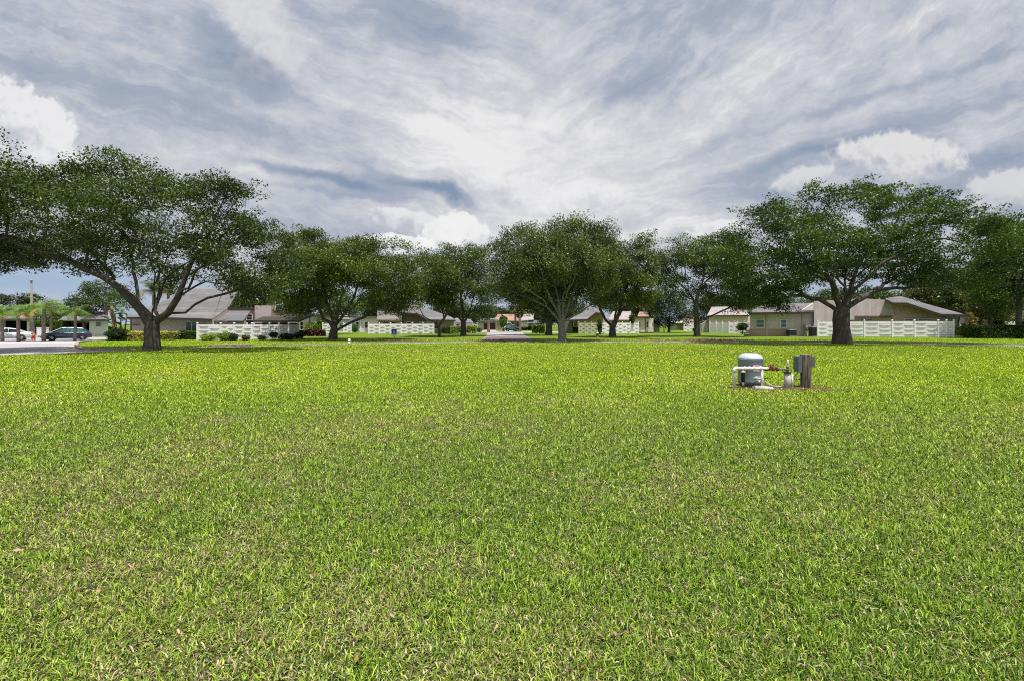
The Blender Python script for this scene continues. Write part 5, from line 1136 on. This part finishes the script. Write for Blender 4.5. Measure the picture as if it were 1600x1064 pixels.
# ------------------------------------------------------------------ street furniture
a_ = W(49.5, 530, 46); t = thing('street_pole', 'tall grey pole with small lamp head among the left palms', 'pole', (a_[0], 46, 0))
top = W(49, 441, 46); b = MB(); b.tube([(a_[0] + .15, 46, 0), (a_[0] + .02, 46, 2.5), (top[0], 46, top[2])], [.16, .13, .075], 10); b.build('pole', mat('weathered pole', (.28, .26, .24), .9, .1, noise=(3, .4, (.18, .16, .15))), t)
b = MB(); b.lathe((top[0], 46, top[2]), [(.05, 0), (.10, .05), (.10, .14), (.16, .16), (.04, .24)], 10); b.build('lamp_head', GRY, t)
def hydrant(label, px, yb, yt, z, body, cap):
    a = W(px, yb, z); h = W(px, yt, z)[2]; t = thing('fire_hydrant', label, 'fire hydrant', (a[0], z, 0), 'fire hydrants')
    b = MB(); b.lathe((a[0], z, 0), [(.15, 0), (.15, .05), (.10, .06), (.10, h * .72), (.13, h * .74), (.13, h * .78)], 12); b.build('barrel', body, t)
    b = MB(); b.lathe((a[0], z, h * .78), [(.115, 0), (.11, h * .08), (.06, h * .17), (.025, h * .18), (.025, h * .22)], 12); b.build('bonnet', cap, t)
    for dx_ in (-1, 1): b = MB(); b.tube([(a[0], z, h * .55), (a[0] + dx_ * .19, z, h * .55)], .055, 8); b.build('nozzle', body, t)
REDP = mat('red hydrant paint', (.50, .035, .03), .5, .4, noise=(6, .4, (.38, .05, .04))); ORP = mat('orange hydrant paint', (.28, .09, .055), .5, .4)
hydrant('red fire hydrant at the foot of the tall pole on the left street', 52.5, 533, 523.5, 43.0, REDP, REDP)
hydrant('rusty red hydrant with pale top in front of the cream fence', 933.5, 530, 519, 46.4, ORP, WTR)
# white marker post
z = GZ(539.3); a_ = W(545.6, 539, z); h = W(545, 529.7, z)[2]; t = thing('marker_post', 'short white round marker post on the lawn edge', 'post', (a_[0], z, 0))
b = MB(); b.lathe((a_[0], z, 0), [(.085, 0), (.085, h - .13)], 14); b.build('post', WTR, t)
b = MB(); b.lathe((a_[0], z, h - .13), [(.10, 0), (.10, .06), (.09, .10), (.05, .13)], 14); b.build('cap', WTR, t)
# blue sign: white figure on blue, white band below
z = 44.5; a_ = W(615.7, 533, z); t = thing('park_sign', 'small blue sign with a white figure on a thin post', 'sign', (a_[0], z, 0))
y0_, y1_ = W(0, 524.8, z)[2], W(0, 514.3, z)[2]; hw_ = .27
b = MB(); b.box(a_[0] - .03, a_[0] + .03, z + .03, z + .08, 0, y1_ - .05); b.build('post', GRY, t)
b = MB(); b.box(a_[0] - hw_, a_[0] + hw_, z, z + .028, y0_, y1_); pn = b.build('panel', WTR, t, bevel=.006)
b = MB(); b.box(a_[0] - hw_ + .03, a_[0] + hw_ - .03, z - .004, z - .001, y0_ + .17, y1_ - .03); b.build('blue_field', mat('sign blue', (.015, .10, .32), .5, .4), pn)
b = MB(); yc = y0_ + .17; cxs = a_[0]
b.add([(cxs - .10, z - .008, yc + .05), (cxs + .10, z - .008, yc + .05), (cxs + .055, z - .008, yc + .24), (cxs - .055, z - .008, yc + .24)], [(0, 1, 2, 3)])
b.add([(cxs + .055 * math.cos(k * math.pi / 6), z - .008, yc + .31 + .055 * math.sin(k * math.pi / 6)) for k in range(12)], [tuple(range(12))]); b.build('figure', mat('sign pale blue', (.55, .70, .85), .5, .3), pn)
# small sign post in the gap and cable box near the open crowned oak
z = 86; a_ = W(1037.5, 516, z); t = thing('garden_post', 'tiny pale topped dark post on the grass in the gap', 'post', (a_[0], z, 0)); b = MB(); b.tube([(a_[0], z, 0), (a_[0], z, .55)], .09, 8); b.build('post', AC, t); b = MB(); b.lathe((a_[0], z, .55), [(.14, 0), (.12, .15), (.05, .2)], 8); b.build('cap', WTR, t)
z = 60; a_ = W(1084.5, 517, z); t = thing('cable_box', 'small dark box on a stub just left of the open crowned oak trunk', 'cable box', (a_[0], z, 0)); b = MB(); b.box(a_[0] - .18, a_[0] + .2, z - .12, z + .12, .55, .98); b.build('box', AC, t, bevel=.02); b = MB(); b.box(a_[0] - .04, a_[0] + .04, z - .03, z + .03, 0, .55); b.build('post', AC, t)

# ------------------------------------------------------------------ well pump group
zc = 10.9
def Q(px, py, dz=0.0): return W(px, py, zc + dz)
PVC = mat('white pvc pipe', (.80, .80, .82), .4, .5, noise=(2, .2, (.74, .74, .74)))
TNK = mat('blue grey tank paint', (.20, .255, .30), .40, .5, noise=(3, .3, (.16, .20, .24)))
TNKT = mat('painted sunlit tank dome', (.42, .46, .54), .35, .5, noise=(4, .5, (.50, .54, .60)))  # same paint as the shell, lightened: sunlight put into the dome colour
VLV = mat('rusty red valve', (.26, .065, .045), .6, .4, noise=(30, .5, (.15, .06, .05)))
BLKP = mat('black plastic', (.015, .015, .017), .5, .4); GALV = mat('galvanised pipe', (.30, .30, .31), .5, .5, metal=.4, noise=(20, .5, (.12, .11, .10)))
c = Q(1172.5, 600, .25); t = thing('pressure_tank', 'blue grey well pressure tank with pale domed top', 'tank', (c[0], c[1], 0)); u = zc / F
rT = 18.0 * (zc + .25) / F; hh = lambda py: W(0, py, zc + .25 - rT * .3)[2]
zt_, zs_, zm_, zb_ = hh(551.8), hh(560.5), hh(596.5), .05
b = MB(); b.lathe((c[0], c[1], 0), [(rT * .80, zm_ - .06), (rT * .93, zm_ - .035), (rT, zm_ + .005), (rT * 1.006, zm_ + .02), (rT, zm_ + .03), (rT, zs_ - .02), (rT * 1.012, zs_ - .012), (rT * 1.012, zs_)], 40); b.build('shell', TNK, t)
b = MB(); b.lathe((c[0], c[1], zs_), [(rT * 1.0, .0), (rT * .97, .03), (rT * .88, .07), (rT * .72, .105), (rT * .5, .13), (rT * .25, zt_ - zs_ - .01), (.02, zt_ - zs_)], 40); b.build('dome', TNKT, t)
b = MB(); b.lathe((c[0], c[1], 0), [(rT * .86, zb_ - .05), (rT * .84, zb_ + .0), (rT * .76, zm_ - .05)], 32); b.build('skirt', mat('dark tank base', (.06, .065, .09), .5, .3), t)
def sticker(a0, a1, z0, z1, m, name, par, lift=.004):
    b = MB(); n = 10; vs = []
    for k in range(n + 1):
        a = R(lerp(a0, a1, k / n)); vs += [(c[0] + (rT + lift) * math.sin(a), c[1] - (rT + lift) * math.cos(a), z0), (c[0] + (rT + lift) * math.sin(a), c[1] - (rT + lift) * math.cos(a), z1)]
    b.add(vs, [(2 * k, 2 * k + 2, 2 * k + 3, 2 * k + 1) for k in range(n)], True); return b.build(name, m, par)
s1 = sticker(-16, 14, hh(578.5), hh(568.7), mat('pink red label', (.62, .20, .22), .5, .3, noise=(60, .6, (.75, .55, .55))), 'warning_label', t)
s2 = sticker(-2, 30, hh(593), hh(585.8), mat('white data label', (.62, .64, .62), .5, .3, noise=(70, .6, (.35, .38, .38))), 'data_label', t)
b = MB(); pts = [(c[0] + (rT + .012) * math.sin(R(a)), c[1] - (rT + .012) * math.cos(R(a)), hh(574) + .06 * math.sin(R((a - 8) * 6))) for a in range(8, 39, 3)]; b.tube(pts, .006, 5); b.build('wire_loop', PVC, t)
# pipework
t = thing('pipework', 'white plastic pipes with red gate valve in front of the tank', 'pipes', (Q(1149, 607)[0], zc - .15, 0)); d_ = -.15
b = MB(); b.tube([(*Q(1147.3, 607, d_)[:2], -.05), Q(1147.3, 580, d_), Q(1147.6, 577, d_), Q(1148.8, 575.2, d_), Q(1151, 574.8, d_), Q(1200, 575.3, d_)], .034, 12)
b.tube([Q(1147.3, 581, d_), Q(1147.3, 577.5, d_), Q(1149, 575, d_), Q(1152, 574.8, d_)], .043, 12); b.build('main_pipe', PVC, t)
for x in (1164, 1171, 1178, 1188):
    b = MB(); b.tube([Q(x - 1.5, 574.9, d_), Q(x + 1.5, 575, d_)], .043, 12); b.build('coupling', PVC, t)
b = MB(); b.tube([Q(1190.8, 575, d_), (*Q(1190.8, 608, d_)[:2], -.03)], .026, 10); b.build('riser', PVC, t)
b = MB(); b.tube([Q(1188, 577, d_ + .01), Q(1200, 577.6, d_ + .01)], .020, 8); b.build('black_sleeve', BLKP, t)
b = MB(); b.tube([Q(1161, 576, d_), Q(1161, 581, d_)], .022, 8); b.tube([Q(1161, 579.5, d_), Q(1161, 581.8, d_)], .05, 12); b.build('filter_head', mat('yellowed fitting', (.62, .60, .42), .5, .3), t)
b = MB(); b.lathe((*Q(1161, 596, d_)[:2], Q(1161, 596, d_)[2]), [(.035, 0), (.044, .02), (.044, .20), (.048, .215)], 14); b.build('filter_cartridge', BLKP, t)
b = MB(); b.tube([Q(1161.3, 601.5, d_), Q(1161.2, 596, d_)], .022, 8); b.build('drain_stub', PVC, t)
b = MB(); b.tube([Q(1161, 583, d_ - .03), Q(1161, 595, d_ - .03)], .006, 5); b.build('bracket', PVC, t)
# valve
v = MB(); v.tube([Q(1199.5, 575.4, d_), Q(1217, 576.6, d_)], .030, 10); v.tube([Q(1200, 575.4, d_), Q(1202, 575.5, d_)], .05, 10); v.tube([Q(1207, 575.8, d_), Q(1209.3, 576, d_)], .052, 10); v.tube([Q(1214, 576.3, d_), Q(1216, 576.6, d_)], .048, 10)
v.tube([Q(1204.5, 576, d_), Q(1204.5, 569.5, d_)], .028, 8); v.tube([Q(1212, 576, d_), Q(1212.5, 572, d_)], .034, 8); vb = v.build('gate_valve', VLV, t)
v = MB(); cc_ = Q(1204.5, 569.3, d_); n = 16; v.tube([(cc_[0] + .055 * math.cos(2 * math.pi * k / n), cc_[1] + .055 * math.sin(2 * math.pi * k / n), cc_[2]) for k in range(n + 1)], .010, 6, cap=False)
for k in range(3): a = 2 * math.pi * k / 3; v.tube([cc_, (cc_[0] + .055 * math.cos(a), cc_[1] + .055 * math.sin(a), cc_[2])], .007, 5)
v.build('handwheel', VLV, vb)
v = MB(); cc_ = Q(1211.5, 570.6, d_); v.tube([Q(1208, 571.6, d_), Q(1210, 569.3, d_), Q(1214, 569.8, d_), Q(1216, 572.5, d_)], .008, 5); v.build('lever', VLV, vb)
b = MB(); b.tube([Q(1216, 576.6, d_), Q(1229, 576.4, d_)], .019, 8); 
for x in (1219, 1222.5, 1226): b.tube([Q(x - 1, 576.5, d_), Q(x + 1, 576.5, d_)], .028, 8)
b.tube([Q(1230.5, 581, d_), Q(1230.5, 573, d_)], .032, 10); b.tube([Q(1230.5, 574, d_), Q(1230.5, 571.5, d_)], .038, 10); b.build('nipple_pipe', GALV, t)
b = MB(); b.tube([Q(1231, 572, d_), Q(1231, 561.5, d_)], .014, 8); b.build('breather', WTR, t)
b = MB(); q_ = Q(1180, 592, d_ + .04)
b.tube([Q(1176, 590.5, d_ + .02), Q(1190, 591.5, d_)], .022, 8); b.tube([Q(1181, 588, d_), Q(1181, 592.5, d_)], .036, 10); b.tube([Q(1186, 594, d_), Q(1186, 598, d_)], .028, 8); b.build('tank_fitting', mat('brass grey fitting', (.50, .50, .48), .4, .4, metal=.3), t)
b = MB(); b.obox(Q(1197, 590.8, d_), (.045, 0, 0), (0, .02, 0), (0, 0, .008)); b.build('tap_handle', BLKP, t)
b = MB(); b.tube([Q(1193, 592.5, d_), Q(1197, 596.5, d_), Q(1202, 600, d_), Q(1209, 602.6, d_), Q(1216, 603.6, d_ + .05), Q(1224, 603.8, d_ + .1)], .011, 7); b.build('hose', mat('pale grey hose', (.52, .55, .48), .5, .4), t)
# casing
c2 = Q(1230.3, 607, 0); t = thing('well_casing', 'weathered white well casing pipe capped in black', 'well casing', (c2[0], c2[1], 0))
hc = Q(0, 582, 0)[2]; b = MB(); b.lathe((c2[0], c2[1], -.03), [(.072, 0), (.070, hc * .5), (.072, hc + .03)], 20); b.build('casing', mat('weathered pvc', (.62, .60, .60), .5, .4, noise=(4, .6, (.45, .40, .34))), t)
b = MB(); b.lathe((c2[0], c2[1], hc), [(.084, -.005), (.084, .022), (.05, .03)], 20); b.build('cap', BLKP, t)
b = MB(); b.tube([(c2[0] + .10, c2[1] - .03, -.02), (c2[0] + .10, c2[1] - .03, hc * .93)], .020, 8); b.build('side_pipe', PVC, t)
# concrete scrap
c3 = Q(1192, 608, -.2); t = MB(); t.add([(c3[0] - .22, c3[1] + .10, .0), (c3[0] + .20, c3[1] - .14, .0), (c3[0] + .26, c3[1] + .0, .0), (c3[0] - .05, c3[1] + .22, .0), (c3[0] - .20, c3[1] + .10, .05), (c3[0] + .18, c3[1] - .11, .035), (c3[0] + .22, c3[1] + .0, .04), (c3[0] - .05, c3[1] + .19, .06)], [(3, 2, 1, 0), (4, 5, 6, 7), (0, 1, 5, 4), (1, 2, 6, 5), (2, 3, 7, 6), (3, 0, 4, 7)])
tag(t.build('concrete_block', mat('white washed concrete', (.68, .68, .66), .8, .2, noise=(12, .5, (.5, .5, .48))), bevel=.008), 'flat white concrete slab at the foot of the thin riser pipe', 'slab')
# control post
c4_ = Q(1259.4, 610, .02); t = thing('control_post', 'weathered round wooden post carrying two grey electrical boxes', 'post', (c4_[0], c4_[1], 0))
WOOD = bpy.data.materials.new('weathered wood'); WOOD.use_nodes = True; tt = WOOD.node_tree; E.nt = tt; bs = tt.nodes['Principled BSDF']; bs.inputs['Roughness'].default_value = .95
g = tt.nodes.new('ShaderNodeNewGeometry'); s_ = tt.nodes.new('ShaderNodeSeparateXYZ'); tt.links.new(g.outputs['Position'], s_.inputs[0])
f1 = fbm(comb(E(s_.outputs[0]) * 1.0, E(s_.outputs[1]) * 1.0, E(s_.outputs[2]) * .06), 38, 5, .65); f2_ = fbm(comb(E(s_.outputs[0]), E(s_.outputs[1]), E(s_.outputs[2]) * .3), 9, 3, .6)
tt.links.new(mixc(sstep(f1 * .75 + f2_ * .25, .38, .62), (.055, .038, .028), (.28, .225, .175)), bs.inputs['Base Color'])
bn = tt.nodes.new('ShaderNodeBump'); bn.inputs['Strength'].default_value = .8; bn.inputs['Distance'].default_value = .02; tt.links.new(f1.s, bn.inputs['Height']); tt.links.new(bn.outputs[0], bs.inputs['Normal'])
hp = Q(0, 553.2, .02)[2]; b = MB(); rp_ = .118; n = 22; vs = []; zl = np.linspace(-.05, hp - .01, 8)
for z_ in list(zl) + [hp]:
    for k in range(n):
        a = 2 * math.pi * k / n; r_ = rp_ * (1 + .03 * math.sin(3 * a + 1) + .02 * math.sin(7 * a)) * (.93 if z_ == hp else 1); 
        if abs(a - 4.45) < .1: r_ *= .93
        vs.append((c4_[0] + r_ * math.cos(a), c4_[1] + r_ * math.sin(a), z_))
b.add(vs, [(i * n + k, i * n + (k + 1) % n, (i + 1) * n + (k + 1) % n, (i + 1) * n + k) for i in range(len(zl)) for k in range(n)] + [tuple(range(len(zl) * n, (len(zl) + 1) * n))], False); b.build('wooden_post', WOOD, t)
BXG = mat('slate grey box paint', (.13, .16, .19), .45, .4, noise=(8, .3, (.10, .12, .15)))
a_ = Q(1243.3, 580.5, .1); e_ = Q(1253, 556, .1); b = MB(); b.box(a_[0], e_[0], zc + .0, zc + .2, a_[2], e_[2]); x1 = b.build('switch_box', BXG, t, bevel=.008)
b = MB(); b.box(a_[0] - .006, e_[0], zc - .014, zc - .002, a_[2] - .004, e_[2] + .006); b.build('lid', BXG, x1, bevel=.004)
a_ = Q(1264, 573, .1); e_ = Q(1270.3, 556.5, .1); b = MB(); b.box(a_[0], e_[0], zc + .02, zc + .2, a_[2], e_[2]); b.build('relay_box', BXG, t, bevel=.008)
CND = mat('dark cable', (.05, .055, .05), .5, .3)
for pts, r_, nm in (([Q(1249, 580, .05), Q(1245, 583, .03), Q(1241, 587, 0), Q(1237, 591, 0)], .012, 'conduit'), ([Q(1251, 592, .02), Q(1246, 592.4, 0), Q(1241.5, 591, 0), Q(1237, 588, 0)], .008, 'cable'), ([Q(1266.5, 572, .1), Q(1266.3, 590, .1), (*Q(1265.5, 611, .1)[:2], 0)], .014, 'conduit')):
    b = MB(); b.tube(pts, r_, 7); b.build(nm, CND, t)
# bare soil patch
b = MB(); rnd = np.random.default_rng(9); n = 40; cp = [(PUMP[0] + .1 + 1.45 * math.cos(2 * math.pi * k / n) * (1 + .12 * math.sin(5 * k)), PUMP[1] - .10 + .50 * math.sin(2 * math.pi * k / n) * (1 + .2 * math.sin(3 * k)), .004) for k in range(n)]
b.add(cp, [tuple(range(n))]); structure('soil', b, mat('bare soil', (.13, .085, .055), .95, .1, noise=(9, .6, (.09, .06, .04)), bump=(40, 1)))

# ------------------------------------------------------------------ fallen leaves
def litter(n, fn, size, cols, seed, name, label):
    rg = np.random.default_rng(seed); pts = fn(rg, n); n = len(pts)
    d = rg.normal(0, 1, (n, 3)); d[:, 2] *= .35; d /= np.linalg.norm(d, axis=1, keepdims=True); s = np.cross(d, rg.normal(0, .4, (n, 3)) + [0, 0, 1]); s /= np.linalg.norm(s, axis=1, keepdims=True)
    L = (size * (.6 + .9 * rg.random(n)))[:, None]; V = np.stack([pts - d * L / 2, pts + s * L * .25, pts + d * L / 2, pts - s * L * .25], 1); V[..., 2] = np.maximum(V[..., 2], .004)
    C_ = np.array(cols)[rg.integers(0, len(cols), n)] * (.6 + .8 * rg.random((n, 1)))
    tag(npmesh(name, V.reshape(-1, 3), 4, BUSHM, None, np.repeat(C_, 4, 0)), label, 'leaf litter', kind='stuff')
def near_trees(rg, n):
    px = np.concatenate([rg.uniform(560, 1300, n), rg.uniform(990, 1190, n), rg.uniform(748, 850, n // 4)]); py = np.concatenate([534.6 - np.abs(rg.normal(0, 1.6, n)), rg.uniform(529.5, 534.0, n), rg.uniform(531.5, 534.8, n // 4)])
    z = H * F / (py - HY); x = (px - 800) / F * z; dens = vfbm(x * .5, z * .5, 77, 3); k = dens > .47
    return np.stack([x, z, .008 + .035 * rg.random(len(x)) * (dens > .55)], 1)[k]
litter(9000, near_trees, .16, [(.16, .11, .075), (.24, .17, .11), (.09, .06, .045), (.30, .24, .17)], 5, 'leaf_litter', 'drift of brown fallen oak leaves along the road edge')
def lawn_l(rg, n):
    z = 1.6 + 12 * rg.random(n) ** 1.3; x = (rg.random(n) * 2 - 1) * (1.2 * z); return np.stack([x, z, .015 + .03 * rg.random(n)], 1)
litter(260, lawn_l, .035, [(.36, .22, .11), (.30, .13, .05), (.42, .32, .20), (.16, .09, .05)], 6, 'fallen_leaves', 'scattered dry brown leaves lying in the lawn')
